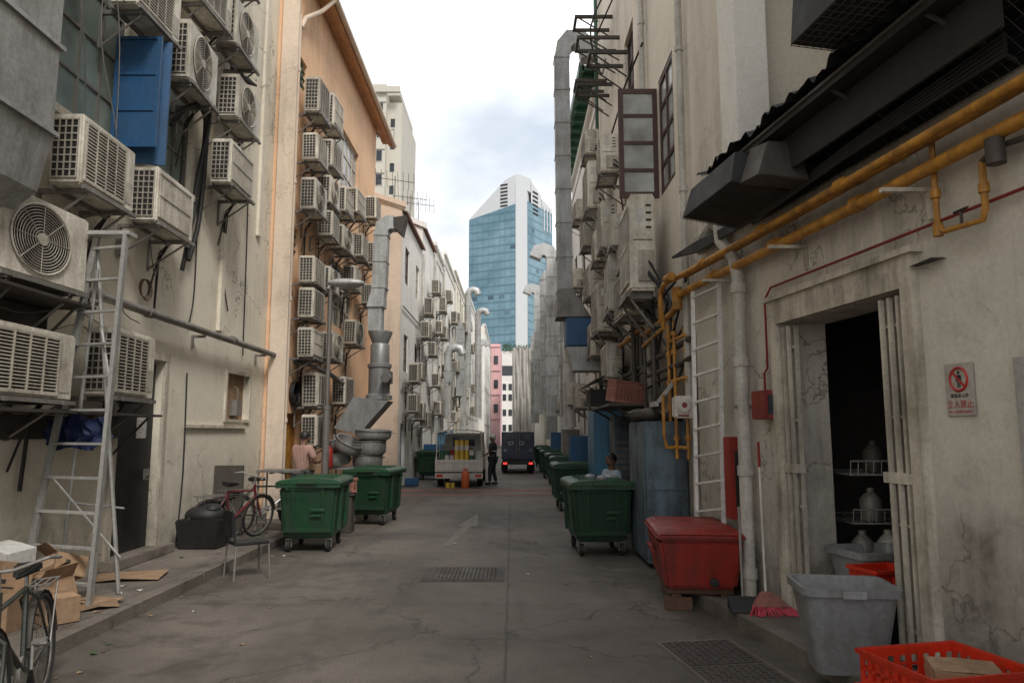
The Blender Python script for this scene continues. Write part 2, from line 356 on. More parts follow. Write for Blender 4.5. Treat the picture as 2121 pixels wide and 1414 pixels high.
# ------------------------------------------------------------------ buildings
def facade(mb,X,s,y0,y1,z0,z1,holes,dep=.18,m=0):
    ys=sorted({y0,y1}|{h[0] for h in holes}|{h[1] for h in holes}); zs=sorted({z0,z1}|{h[2] for h in holes}|{h[3] for h in holes})
    for i in range(len(ys)-1):
        for j in range(len(zs)-1):
            a,b,c,d=ys[i],ys[i+1],zs[j],zs[j+1]; my,mz=(a+b)/2,(c+d)/2
            if any(h[0]<my<h[1] and h[2]<mz<h[3] for h in holes): continue
            mb.quad([(X,a,c),(X,b,c),(X,b,d),(X,a,d)],m)
    Xi=X-s*dep
    for a,b,c,d in holes:
        mb.quad([(X,a,c),(Xi,a,c),(Xi,a,d),(X,a,d)],m); mb.quad([(X,b,c),(X,b,d),(Xi,b,d),(Xi,b,c)],m)
        mb.quad([(X,a,c),(X,b,c),(Xi,b,c),(Xi,a,c)],m); mb.quad([(X,a,d),(Xi,a,d),(Xi,b,d),(X,b,d)],m)
def window(par,X,s,y0,y1,z0,z1,nx=2,nz=3,fm='cream',gm='glass',dep=.12,fw=.05):
    f=MB(); xa,xb=X-s*dep,X-s*(dep-.05)
    for a,b,c,d in ((y0,y1,z0,z0+fw),(y0,y1,z1-fw,z1),(y0,y0+fw,z0+fw,z1-fw),(y1-fw,y1,z0+fw,z1-fw)): f.box(xa,xb,a,b,c,d)
    bw=fw*.45
    for i in range(1,nx): yy=y0+(y1-y0)*i/nx; f.box(xa+s*.004,xb-s*.004,yy-bw,yy+bw,z0+fw,z1-fw)
    for j in range(1,nz): zz=z0+(z1-z0)*j/nz; f.box(xa+s*.008,xb-s*.008,y0+fw,y1-fw,zz-bw,zz+bw)
    w=part(par,'window',f,fm,world=True,smooth=0)
    g=MB().quad([(xa+s*.02,y0+.01,z0+.01),(xa+s*.02,y1-.01,z0+.01),(xa+s*.02,y1-.01,z1-.01),(xa+s*.02,y0+.01,z1-.01)])
    part(w,'window_pane',g,gm,world=True,smooth=0)
    return w
def building(name,X,s,y0,y1,z1,holes,mat,label,depth=9,wdep=.18,z0=-.02):
    b=thing(name,(X-s*depth/2,(y0+y1)/2,0),label,'building')
    mb=MB(); facade(mb,X,s,y0,y1,z0,z1,holes,wdep)
    Xb=X-s*depth
    mb.quad([(X,y0,z0),(Xb,y0,z0),(Xb,y0,z1),(X,y0,z1)]); mb.quad([(X,y1,z0),(X,y1,z1),(Xb,y1,z1),(Xb,y1,z0)])
    mb.quad([(Xb,y0,z0),(Xb,y1,z0),(Xb,y1,z1),(Xb,y0,z1)]); mb.quad([(X,y0,z1),(X,y1,z1),(Xb,y1,z1),(Xb,y0,z1)])
    part(b,'wall',mb,mat,world=True,smooth=0); return b
b=building('shophouse',-5,1,-3,14.6,12.5,[(9.2,10.35,.12,2.8),(7.15,8.9,5.35,7.7),(9.1,10.85,5.45,7.1),(12.65,13.75,2.02,2.85),(4.0,6.6,5.35,7.7)],'wall_cream','cream plaster shophouse back wall, cracked and stained, full of air conditioners')
window(b,-5,1,7.15,8.9,5.35,7.7,4,4,'steel','glassg',.12,.035); window(b,-5,1,9.1,10.85,5.45,7.1,4,3,'steel','glassg',.12,.035); window(b,-5,1,4.0,6.6,5.35,7.7,4,4,'steel','glassg',.12,.035)
d=MB(); d.box(-5.13,-5.08,9.24,10.31,.14,2.76); dd=part(b,'door',d,'black',world=True,bevel=.004)
d=MB(); d.box(-5.08,-5.02,10.12,10.17,1.15,1.3); d.tube([(-5.08,10.15,1.22),(-5.01,10.15,1.22),(-5.01,10.05,1.22)],.012); part(dd,'door_handle',d,'steel',world=True)
d=MB(); d.box(-5.078,-5.074,9.86,10.12,1.72,2.0,0)
for i in range(5): d.box(-5.0738,-5.0735,9.90,9.90+R.uniform(.1,.17),1.94-i*.035,1.945-i*.035,1)
part(dd,'paper_notice',d,['paper','blackink'],world=True,label='white printed notice taped to the door')
d=MB(); d.box(-5.14,-4.96,10.352,10.47,.12,2.9); d.box(-5.14,-4.96,9.08,9.198,.12,2.9); d.box(-5.14,-4.955,9.08,10.47,2.802,2.92); part(b,'door_frame',d,'cream',world=True,bevel=.005)
d=MB(); d.box(-5.3,-4.8,9.0,10.6,.12,.24); part(b,'doorstep',d,'kerb',world=True,bevel=.01)
d=MB(); d.box(-5.12,-5.10,12.65,13.75,2.02,2.85); part(b,'wall_panel',d,'card',world=True)
d=MB()
for a in ((12.6,12.66,1.98,2.9),(13.74,13.8,1.98,2.9)): d.box(-5.05,-4.965,*a)
d.box(-5.05,-4.968,12.66,13.74,2.84,2.9); d.box(-5.05,-4.968,12.66,13.74,1.98,2.03); part(b,'panel_frame',d,'cream',world=True)
d=MB(); d.box(-5.098,-4.96,13.1,13.35,2.1,2.38); d.tube([(-5.0,13.22,2.38),(-5.0,13.22,2.6),(-5.08,13.22,2.62)],.012); part(b,'electricity_meter',d,'steel',world=True,bevel=.01)
d=MB(); d.box(-5,-4.95,11.1,13.6,1.87,1.92); part(b,'conduit',d,'cream',world=True)
d=MB(); d.box(-5.0,-4.9,7.0,8.95,5.22,5.33); part(b,'window_sill',d,'cream',world=True,bevel=.01)
d=MB(); d.box(-5.0,-4.9,9.05,10.95,5.32,5.43); part(b,'window_sill',d,'cream',world=True,bevel=.01)
for y,z0,z1 in ((13.75,5.6,12.4),(12.1,3.5,5.2)): d=MB(); d.box(-5.0,-4.94,y,y+.16,z0,z1); part(b,'cable_trunking',d,'wall_cream',world=True,bevel=.008)
s_=thing('window_shutter',(-4.72,8.62,5.3),'blue metal window shutter swung open from the wall','shutter')
d=MB()
for a in ((-4.98,-4.93,5.3,6.75),(-4.46,-4.41,5.3,6.75)): d.box(a[0],a[1],8.58,8.62,a[2],a[3])
for z in (5.3,5.77,6.24,6.71): d.box(-4.93,-4.46,8.58,8.62,z,z+.04)
part(s_,'shutter_frame',d,'bluep',world=True,smooth=0); d=MB(); d.box(-4.93,-4.46,8.595,8.605,5.34,6.71); part(s_,'shutter_panel',d,'bluep',world=True,smooth=0)
d=MB(); d.hexa([(-4.9,8.7,5.15),(-4.40,8.82,5.15),(-4.40,8.85,5.15),(-4.9,8.73,5.15)],[(-4.9,8.7,6.8),(-4.40,8.82,6.8),(-4.40,8.85,6.8),(-4.9,8.73,6.8)]); part(s_,'shutter_panel',d,'bluep',world=True,smooth=0)
# peach building
b=building('shophouse',-4.7,1,14.6,24,12.3,[(18.1,21.3,8.5,10.2),(18.2,21.0,4.6,6.3),(15.2,15.7,9.4,10.1),(15.0,15.5,5.55,6.2),(15.2,16.2,.12,2.2)],'wall_peach','peach orange shophouse back wall with overhanging brown eave')
window(b,-4.7,1,18.1,21.3,8.5,10.2,6,3,'cream','glassw'); window(b,-4.7,1,18.2,21.0,4.6,6.3,6,3,'cream','glass')
for q in ((15.2,15.7,9.4,10.1),(15.0,15.5,5.55,6.2)):
    v=MB(); y0,y1,z0,z1=q
    for i in range(4): zz=z0+(i+.5)*(z1-z0)/4; v.torus((-4.76,(y0+y1)/2,zz),.075,.015,'x',12,4); v.box(-4.78,-4.74,y0,y1,z0+i*(z1-z0)/4,z0+i*(z1-z0)/4+.02)
    v.box(-4.86,-4.84,y0,y1,z0,z1); part(b,'vent_grille',v,'greenp',world=True)
d=MB(); d.box(-4.86,-4.82,15.2,16.2,.12,2.2); part(b,'door',d,'yellow',world=True)
d=MB(); d.lathe([(0,0),(.26,0),(.27,.1),(.24,.1),(.22,.02)],n=22)
rt=Matrix.Translation((-4.69,15.5,2.62))@Matrix.Rotation(rad(90),4,'Y'); d.v=[tuple(rt@Vector(v)) for v in d.v]
for i in range(4):
    a=i*math.pi/2+.4; d.quad([(-4.63,15.5+.03*math.cos(a),2.62+.03*math.sin(a)),(-4.63,15.5+.2*math.cos(a),2.62+.2*math.sin(a)),(-4.60,15.5+.2*math.cos(a+.6),2.62+.2*math.sin(a+.6)),(-4.60,15.5+.05*math.cos(a+.8),2.62+.05*math.sin(a+.8))])
part(b,'wall_fan',d,'black',world=True)
r=MB(); r.hexa([(-4.35,14.65,12.25),(-4.35,25.1,12.25),(-9,25.1,14.2),(-9,14.65,14.2)],[(-4.35,14.65,12.4),(-4.35,25.1,12.4),(-9,25.1,14.35),(-9,14.65,14.35)]); part(b,'roof',r,'tile',world=True,smooth=0)
r=MB(); r.box(-4.46,-4.33,14.65,25.2,12.06,12.245); r.box(-4.69,-4.46,14.65,25.2,12.16,12.245); part(b,'eave_fascia',r,'orange',world=True,smooth=0)
r=MB(); r.sweep([(-4.26,14.6,12.2),(-4.26,25.25,12.1)],[(.07*math.cos(a*math.pi/6),.07*math.sin(a*math.pi/6)) for a in range(12)]); r.tube([(-4.26,16.3,12.12),(-4.45,15.9,11.6),(-4.62,15.2,11.0),(-4.62,14.9,10.6)],.05); part(b,'gutter',r,'wall_peachlight',world=True)
r=MB(); r.tube([(-4.62,14.75,10.8),(-4.62,14.75,.1)],.06,10)
for z in (2,4.5,7,9.5): r.cyl((-4.62,14.75,z),(-4.62,14.75,z+.08),.075)
part(b,'drainpipe',r,'wall_peachlight',world=True)
r=MB(); r.box(-4.9,-4.55,14.52,14.595,0,12); part(b,'corner_trim',r,'wall_peachlight',world=True)
def winset(y0,y1,floors,rr,w=1.0,h=1.3):
    hs=[]; n=max(1,int((y1-y0)//2.2))
    for zf in floors:
        for i in range(n):
            c=y0+(i+.5)*(y1-y0)/n
            if rr.random()<.85: hs.append((c-w/2,c+w/2,zf,zf+h))
    return hs
def rowhouse(X,s,y0,y1,z1,mat,seed,label,roof='parapet',depth=8):
    rr=random.Random(seed); fl=[z for z in (3.9,7.0,10.1) if z+1.6<z1]
    hs=winset(y0,y1,fl,rr)+[(y0+.5,y0+1.4,0,2.1)]
    b=building('shophouse',X,s,y0,y1,z1,hs,mat,label,depth)
    for h in hs[:-1]: window(b,X,s,*h,2,3,rr.choice(['cream','greenp','whitep','brown']),rr.choice(['glass','glassg','glassk']),.1,.06)
    h=hs[-1]; d=MB(); d.box(X-s*.14,X-s*.1,h[0],h[1],h[2],h[3]); part(b,'door',d,rr.choice(['bluep','bluelight','brown','steel']),world=True)
    if roof=='tile':
        r=MB(); xa=X+s*.14; xb=X-s*(depth/2)
        r.hexa([(xa,y0+.05,z1+.0),(xa,y1-.05,z1+.0),(xb,y1-.05,z1+1.7),(xb,y0+.05,z1+1.7)],[(xa,y0+.05,z1+.1),(xa,y1-.05,z1+.1),(xb,y1-.05,z1+1.8),(xb,y0+.05,z1+1.8)])
        part(b,'roof',r,'tile',world=True,smooth=0)
        g=MB(); g.hexa([(X+s*.16,y0-.1,z1-.02),(X-s*(depth/2),y0-.1,z1+1.65),(X-s*(depth/2),y0+.1,z1+1.65),(X+s*.16,y0+.1,z1-.02)],[(X+s*.16,y0-.1,z1+.2),(X-s*(depth/2),y0-.1,z1+1.95),(X-s*(depth/2),y0+.1,z1+1.95),(X+s*.16,y0+.1,z1+.2)]); g.quad([(X,y0+.02,z1),(X-s*depth,y0+.02,z1),(X-s*(depth/2),y0+.02,z1+1.6)]); part(b,'gable',g,mat,world=True,smooth=0)
    else:
        r=MB(); r.box(X+s*.12,X-s*.25,y0,y1,z1+.003,z1+.22); r.box(X+s*.05,X-s*.2,y0+.02,y1-.02,z1-.5,z1-.38); part(b,'cornice',r,'wall_white',world=True,bevel=.02)
    r=MB(); r.tube([(X+s*.1,y1-.25,z1-.2),(X+s*.1,y1-.25,.1)],.055,8)
    for z in (1.5,4,6.5,9):
        if z<z1-.5: r.cyl((X+s*.1,y1-.25,z),(X+s*.1,y1-.25,z+.07),.07,n=8)
    part(b,'drainpipe',r,'whitep',world=True)
    for i in range(2):
        z=rr.uniform(2.6,3.4)+i*3.1
        if z<z1-1: r=MB(); r.tube([(X+s*.06,y0+.2,z),(X+s*.06,y1-.5,z)],.025,6); part(b,'conduit',r,rr.choice(['steel','cream']),world=True)
    return b
rowhouse(-3.75,1,24,29.6,9.3,'wall_white',1,'pale peach and white shophouse end wall with red tiled roof','tile')
sx=MB(); sx.box(-6.2,-3.74,23.93,23.99,-.02,9.45); sx.hexa([(-6.3,23.82,10.3),(-3.60,23.82,9.38),(-3.60,24.05,9.38),(-6.3,24.05,10.3)],[(-6.3,23.82,10.45),(-3.60,23.82,9.55),(-3.60,24.05,9.55),(-6.3,24.05,10.45)]); sx.add([(-6.2,23.95,9.4),(-3.8,23.95,9.4),(-6.2,23.95,10.3)],[(0,1,2)])
solo('gable_wall',sx,'wall_peachlight','pale peach rendered end wall of the row','wall',loc=(-5,23.96,0),smooth=0)
rowhouse(-3.75,1,29.6,34,10.3,'wall_white',2,'white shophouse with red roof tiles and drainpipes','tile')
rowhouse(-3.75,1,34,38.5,10.7,'wall_white2',3,'off-white shophouse with rounded parapet')
rowhouse(-3.7,1,38.5,46,11.4,'wall_white',4,'white shophouse back wall hung with air conditioners')
rowhouse(-3.75,1,46,58,12.2,'wall_yellow',5,'sand coloured shophouse back wall')
rowhouse(-3.6,1,58,76,13.0,'wall_white2',6,'off-white shophouse far along the alley')
rowhouse(-2.9,1,76,96,13.0,'wall_white',7,'white shophouse far along the alley')
b=building('shophouse',-1.55,1,96.0,112,13.5,[(98,100,8,10),(103,105,8,10),(98,100,4,6)],'wall_pink','pink painted building at the end of the alley')
f=MB()
for z in (3.5,6.7,9.9,13.1): f.box(-3.6,-1.5,95.85,95.995,z,z+.25)
part(b,'string_course',f,'wall_pink',world=True)
for z in (4.4,7.6,10.8): g=MB(); g.box(-2.4,-1.85,95.9,95.96,z,z+1.1); part(b,'window',g,'glassk',world=True)
b=building('shophouse',2.4,-1,9.15,19.5,16.5,[(10.25,11.28,5.55,7.5),(13.5,14.6,8.4,10),(12.6,13.6,.1,2.2)],'wall_upper','beige plaster shophouse back wall with brown window and equipment')
g=MB(); g.quad([(2.4,7.3,4.2),(2.4,9.15,4.2),(2.4,9.15,16.5),(2.4,7.3,16.5)]); g.quad([(2.4,7.3,4.2),(2.4,7.3,16.5),(8,7.3,16.5),(8,7.3,4.2)]); g.quad([(2.4,7.3,4.2),(2.4,9.15,4.2),(8,9.15,4.2),(8,7.3,4.2)]); part(b,'upper_wall',g,'wall_recess',world=True,smooth=0)
g=MB(); g.box(2.28,2.62,7.0,7.55,4.25,16.4); part(b,'pilaster',g,'wall_white2',world=True,bevel=.01)
g=MB(); g.box(2.6,7,2.0,7.3,8.1,8.6); part(b,'roof_beam',g,'wall_recess',world=True); g=MB(); g.box(2.75,7,-3,7.0,7.0,8.09); part(b,'canopy_slab',g,'wall_recess',world=True)
g=MB(); g.box(3.9,4.1,-3,7.2,3,12); part(b,'recessed_wall',g,'wall_recess',world=True)
d=MB(); d.box(2.52,2.56,12.6,13.6,.1,2.2); part(b,'door',d,'brown',world=True)
window(b,2.4,-1,10.25,11.28,5.55,7.5,2,4,'brown','glassw',.06,.08); window(b,2.4,-1,13.5,14.6,8.4,10,2,3,'brown','glassk')
w=thing('casement_window',(2.07,11.32,5.5),'dark brown casement window with glass panes swung open','window')
d=MB(); x0,x1,z0,z1=1.74,2.38,5.55,7.4
for a in ((x0,x0+.08,z0,z1),(x1-.08,x1,z0,z1),(x0+.08,x1-.08,z0,z0+.1),(x0+.08,x1-.08,z1-.08,z1)): d.box(a[0],a[1],11.3,11.35,a[2],a[3])
for j in (1,2,3): zz=z0+(z1-z0)*j/4; d.box(x0+.08,x1-.08,11.305,11.345,zz-.03,zz+.03)
part(w,'sash_frame',d,'brown',world=True,smooth=0); d=MB(); d.box(x0+.05,x1-.05,11.32,11.33,z0+.05,z1-.05); part(w,'window_pane',d,'glassw',world=True)
rowhouse(2.4,-1,19.5,28,11.3,'wall_white2',11,'off-white shophouse with green gutter','parapet')
g=MB(); g.box(1.95,2.4,19.0,27.5,11.75,11.9); g.box(1.86,2.0,19.0,27.5,11.7,12.0)
for i in range(12): g.box(1.96,2.4,19.2+i*.7,19.28+i*.7,11.6,11.74)
solo('roof_gutter',g,'greenp','green painted eave gutter with rafters along the roof edge','gutter',loc=(2.1,23,11.7))
rowhouse(2.3,-1,28,37,9.8,'wall_white',12,'white shophouse back wall with ducts','parapet')
rowhouse(2.35,-1,37,50,9.8,'wall_yellow',13,'sand coloured shophouse back wall with ducts')
rowhouse(2.3,-1,50,74,9.0,'wall_white2',14,'off-white shophouse far along the alley')
# near right annex wall at a slight angle
def Wl(y,o=0): return (2.65-o)+.15*(7.3-y)
AN=MB()
hol=[(5.3,7.1,.12,2.86),(2.4,4.38,.12,2.25)]
ys=[0,2.4,4.38,5.3,7.1,9.2]; zs=[-.02,.12,2.25,2.86,4.3]
for i in range(5):
    for j in range(4):
        my,mz=(ys[i]+ys[i+1])/2,(zs[j]+zs[j+1])/2
        if any(h[0]<my<h[1] and h[2]<mz<h[3] for h in hol): continue
        a,b_,c,d_=ys[i],ys[i+1],zs[j],zs[j+1]; AN.quad([(Wl(a),a,c),(Wl(b_),b_,c),(Wl(b_),b_,d_),(Wl(a),a,d_)])
for a,b_,c,d_ in hol:
    for y in (a,b_): AN.quad([(Wl(y),y,c),(Wl(y,-.42),y,c),(Wl(y,-.42),y,d_),(Wl(y),y,d_)])
    AN.quad([(Wl(a),a,d_),(Wl(a,-.42),a,d_),(Wl(b_,-.42),b_,d_),(Wl(b_),b_,d_)])
AN.quad([(Wl(9.2),9.2,0),(6,9.2,0),(6,9.2,4.3),(Wl(9.2),9.2,4.3)]); AN.quad([(Wl(0),0,4.3),(6,0,4.3),(6,9.2,4.3),(Wl(9.2),9.2,4.3)]); AN.quad([(Wl(0),0,0),(6.5,0,0),(6.5,0,4.3),(Wl(0),0,4.3)])
bb=thing('kitchen_annex',(4,5,0),'stained grey plaster kitchen annex with open doorway','building')
part(bb,'wall',AN,'wall_grey',world=True,smooth=0)
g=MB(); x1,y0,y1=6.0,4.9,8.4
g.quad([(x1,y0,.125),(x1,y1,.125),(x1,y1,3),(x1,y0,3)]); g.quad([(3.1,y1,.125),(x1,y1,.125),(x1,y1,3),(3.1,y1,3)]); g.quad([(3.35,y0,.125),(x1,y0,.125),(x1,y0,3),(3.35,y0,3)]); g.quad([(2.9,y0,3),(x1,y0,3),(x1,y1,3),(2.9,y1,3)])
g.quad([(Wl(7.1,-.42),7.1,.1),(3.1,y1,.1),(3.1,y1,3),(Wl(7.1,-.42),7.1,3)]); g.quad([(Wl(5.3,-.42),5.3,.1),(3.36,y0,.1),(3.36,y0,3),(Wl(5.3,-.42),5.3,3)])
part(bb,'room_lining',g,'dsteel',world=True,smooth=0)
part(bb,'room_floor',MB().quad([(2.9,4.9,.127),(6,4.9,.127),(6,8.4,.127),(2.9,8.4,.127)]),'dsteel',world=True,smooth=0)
def wbox(mb,a,b,c,d,o0,o1,m=0):
    mb.add([(Wl(a,o0),a,c),(Wl(b,o0),b,c),(Wl(b,o0),b,d),(Wl(a,o0),a,d),(Wl(a,o1),a,c),(Wl(b,o1),b,c),(Wl(b,o1),b,d),(Wl(a,o1),a,d)],[(0,1,2,3),(4,7,6,5),(0,4,5,1),(1,5,6,2),(2,6,7,3),(3,7,4,0)],m)
g=MB(); wbox(g,5.18,5.298,.12,3.1,-.1,.07); wbox(g,7.102,7.22,.12,3.1,-.1,.07); wbox(g,5.298,7.102,2.862,3.1,-.1,.068); wbox(g,5.12,7.28,3.1,3.15,0,.1)
part(bb,'door_frame',g,'cream',world=True,smooth=0)
for (ya,yb,n) in ((5.33,5.62,7),(6.9,7.08,5)):
    g=MB()
    for i in range(n):
        y=ya+(yb-ya)*i/(n-1); o=.03 if i%2 else -.02
        wbox(g,y-.013,y+.013,.14,2.82,o-.015,o+.015)
    for z in (.35,1.1,1.9,2.6): wbox(g,ya,yb,z,z+.025,-.006,.004)
    wbox(g,ya-.02,yb+.02,1.42,1.5,-.045,.05)
    gt=thing('folding_gate',(Wl(ya),(ya+yb)/2,.12),'cream folding metal gate pushed open in the doorway','gate'); part(gt,'gate_bars',g,'cream',world=True,smooth=0)
g=MB(); wbox(g,4.28,4.376,.12,2.25,-.06,.05); wbox(g,2.4,4.28,2.17,2.25,-.06,.05); wbox(g,3.3,3.36,.12,2.17,-.05,.02); part(bb,'door_frame',g,'alu',world=True)
g=MB(); wbox(g,2.4,4.28,.12,2.17,-.05,-.04); part(bb,'glass_door',g,'glass',world=True)
# far backdrop
t=MB(); N=26
xs=[.15+i*(3.0-.15)/N for i in range(N+1)]
def fold(i,k): return 78+.16*math.sin(i*1.9+k*.7)+.12*math.sin(i*.83+k*1.3)
for k in range(8):
    za,zb=k*1.36,(k+1)*1.36
    for i in range(N): t.quad([(xs[i],fold(i,k),za),(xs[i+1],fold(i+1,k),za),(xs[i+1],fold(i+1,k+1),zb),(xs[i],fold(i,k+1),zb)])
    for i in range(20):
        y0=78.0+i*.8;y1=y0+.8; a=lambda j,kk:.15+.12*math.sin(j*1.7+kk)
        t.quad([(xs[0] if i==0 else a(i,k),y0 if i else fold(0,k),za),(a(i+1,k),y1,za),(a(i+1,k+1),y1,zb),(xs[0] if i==0 else a(i,k+1),y0 if i else fold(0,k+1),zb)])
t.quad([(.15,78,10.85),(3,78,10.85),(3,94,10.85),(.15,94,10.85)])
solo('scaffold_sheeting',t,'tarp','pale grey sheeting wrapped around a building under repair','scaffold',loc=(1.5,80,0),smooth=70)
b=thing('podium_building',(2,152,0),'low grey glass podium with planted roof behind the alley','building')
g=MB(); g.box(-9,14,150,165,0,18.6); part(b,'wall',g,'wall_white2',world=True,smooth=0)
for z in (3,6.5,10,13.5): g=MB(); g.box(-8.8,13.8,149.9,149.96,z,z+2.0); part(b,'window_band',g,'glassk',world=True)
rr=random.Random(9); g=MB()
for i in range(900):
    c=Vector((rr.uniform(-2,9),rr.uniform(149.5,152),18.6+rr.random()**1.5*1.4)); s2=rr.uniform(.12,.3); a=Vector((rr.uniform(-1,1),rr.uniform(-1,1),rr.uniform(-1,1))).normalized(); b2=a.orthogonal().normalized()
    g.quad([tuple(c+a*s2),tuple(c+b2*s2*.5),tuple(c-a*s2),tuple(c-b2*s2*.5)])
o=solo('roof_shrubs',g,'leaf','green shrubs on the podium roof edge','plant',loc=(3,150,18.6),smooth=0); o['kind']='stuff'
b=thing('white_building',(-1,125,0),'white low building across the end of the alley','building')
g=MB(); g.box(-3,1.2,125,130,0,11); part(b,'wall',g,'wall_white',world=True,smooth=0)
for z in (2,4.6,7.2,9.0):
    for x in (-2.6,-1.6,-.6,.4): g=MB(); g.box(x,x+.6,124.93,124.97,z,z+1.1); part(b,'window',g,'glassk',world=True)
b=thing('apartment_tower',(-20,85,0),'beige high-rise apartment block with rows of windows','building')
g=MB(); g.box(-30,-14.6,80,95,0,42); g.box(-14.6,-12.9,81,93,0,40.2); g.box(-14.6,-13.2,81.2,92,41.2,41.9); g.box(-29,-13.0,79.6,80,40.9,41.6)
for z in range(9): g.box(-18.9,-14.62,79.86,79.99,17.0+z*2.85,17.25+z*2.85)
part(b,'wall',g,'wall_tower',world=True,smooth=0)
wm=MB().box(0,.62,0,.05,0,1.25).mesh('window',['glassk']); sm=MB().box(-.03,.65,-.04,0,-.12,-.03).mesh('sill',['wall_tower']); wm2=MB().box(0,.5,0,.05,0,1.0).mesh('window',['glassk'])
for z in range(9):
    for x in (-18.6,-17.7,-16.4,-15.6):
        o=bpy.data.objects.new('window',wm); o.parent=b; o.location=(x+20,-5.05,15.6+z*2.85); COL.objects.link(o)
        q=bpy.data.objects.new('window_sill',sm); q.parent=o; q.location=(0,.045,0); COL.objects.link(q)
    o=bpy.data.objects.new('window',wm2); o.parent=b; o.location=(-14.2+20,-4.05,15.6+z*2.7); COL.objects.link(o)
# glass tower
b=thing('glass_tower',(2,305,0),'tall blue glass office tower with white slanted crown','building')
Lp=(-18.3,300);C=(1.6,290);S=(6.2,298);Rp=(18.2,318);Bk=(10,345);Bl=(-14,335)
def prism(mb,poly,z0,z1,m=0):
    n=len(poly); z1=z1 if isinstance(z1,(list,tuple)) else [z1]*n
    mb.add([(x,y,z0) for x,y in poly]+[(x,y,z) for (x,y),z in zip(poly,z1)],[tuple(range(n-1,-1,-1)),tuple(range(n,2*n))]+[(i,(i+1)%n,n+(i+1)%n,n+i) for i in range(n)],m)
g=MB(); prism(g,[Lp,C,S,(11,330),Bl],0,91.5); part(b,'glass_curtain_wall',g,'tglass',world=True,smooth=0)
g=MB(); prism(g,[S,Rp,Bk,(8,330)],0,99.5); part(b,'glass_curtain_wall',g,'tglass',world=True,smooth=0)
g=MB(); prism(g,[(1.5,289.8),(6.4,298.0),(9,312),(0,300)],0,104); part(b,'white_core',g,'tower_white',world=True,smooth=0)
def lerp(t): return (Lp[0]+(C[0]-Lp[0])*t,Lp[1]+(C[1]-Lp[1])*t)
f0=[(*Lp,91.5),(*C,95.5),(*C,108.0),(*lerp(.78),106.5),(*lerp(.03),92.3)]
bk=[(x+4,y+20,z) for x,y,z in f0]; n=5
g=MB(); g.add(f0+bk,[(0,1,2,3,4),(9,8,7,6,5)]+[(i,(i+1)%n,n+(i+1)%n,n+i) for i in range(n)]); part(b,'slanted_crown',g,'tower_white',world=True,smooth=0)
q0=[(*Lp,91.5),(*C,91.5),(*C,95.5)]; q1=[(x+4,y+20,z) for x,y,z in q0]
g=MB(); g.add(q0+q1,[(0,1,2),(5,4,3),(0,1,4,3),(1,2,5,4),(2,0,3,5)]); part(b,'crown_glass',g,'tglass',world=True,smooth=0)
g=MB(); prism(g,[(1.6,290.0),(8.0,301.0),(9,308),(5,306)],104.05,[108.5,110.2,110.2,108.5]); prism(g,[(8.2,301.4),(13,309.5),(12,315),(8.5,309)],99.55,[109.0,105.5,105.5,109]); prism(g,[(13.2,309.8),(18.1,317.6),(15,322),(12,316)],99.55,[104.0,101.5,101.5,104.0]); part(b,'roof_block',g,'tower_white',world=True,smooth=0)
for i in range(7):
    z=95.0+i*1.5; g=MB(); g.hexa([(-4.9,293.1,z),(-1.9,291.6,z),(-1.8,291.9,z),(-4.8,293.4,z)],[(-4.9,293.1,z+.7),(-1.9,291.6,z+.7),(-1.8,291.9,z+.7),(-4.8,293.4,z+.7)]); part(b,'louvre',g,'dark',world=True,smooth=0)
for i in range(6):
    z=95+i*1.9; g=MB(); g.hexa([(9.0,302.5,z),(11.4,306.5,z),(11.4,307.4,z),(9,303.4,z)],[(9.0,302.5,z+.9),(11.4,306.5,z+.9),(11.4,307.4,z+.9),(9,303.4,z+.9)]); part(b,'louvre',g,'dark',world=True,smooth=0)
for x in (14,15.4,16.8):
    g=MB(); yq=309.8+(x-13.2)*1.6; g.hexa([(x,yq-.5,90),(x+.5,yq+.3,90),(x+.5,yq+1,90),(x,yq,90)],[(x,yq-.5,101),(x+.5,yq+.3,101),(x+.5,yq+1,101),(x,yq,101)]); part(b,'fin',g,'tower_white',world=True,smooth=0)
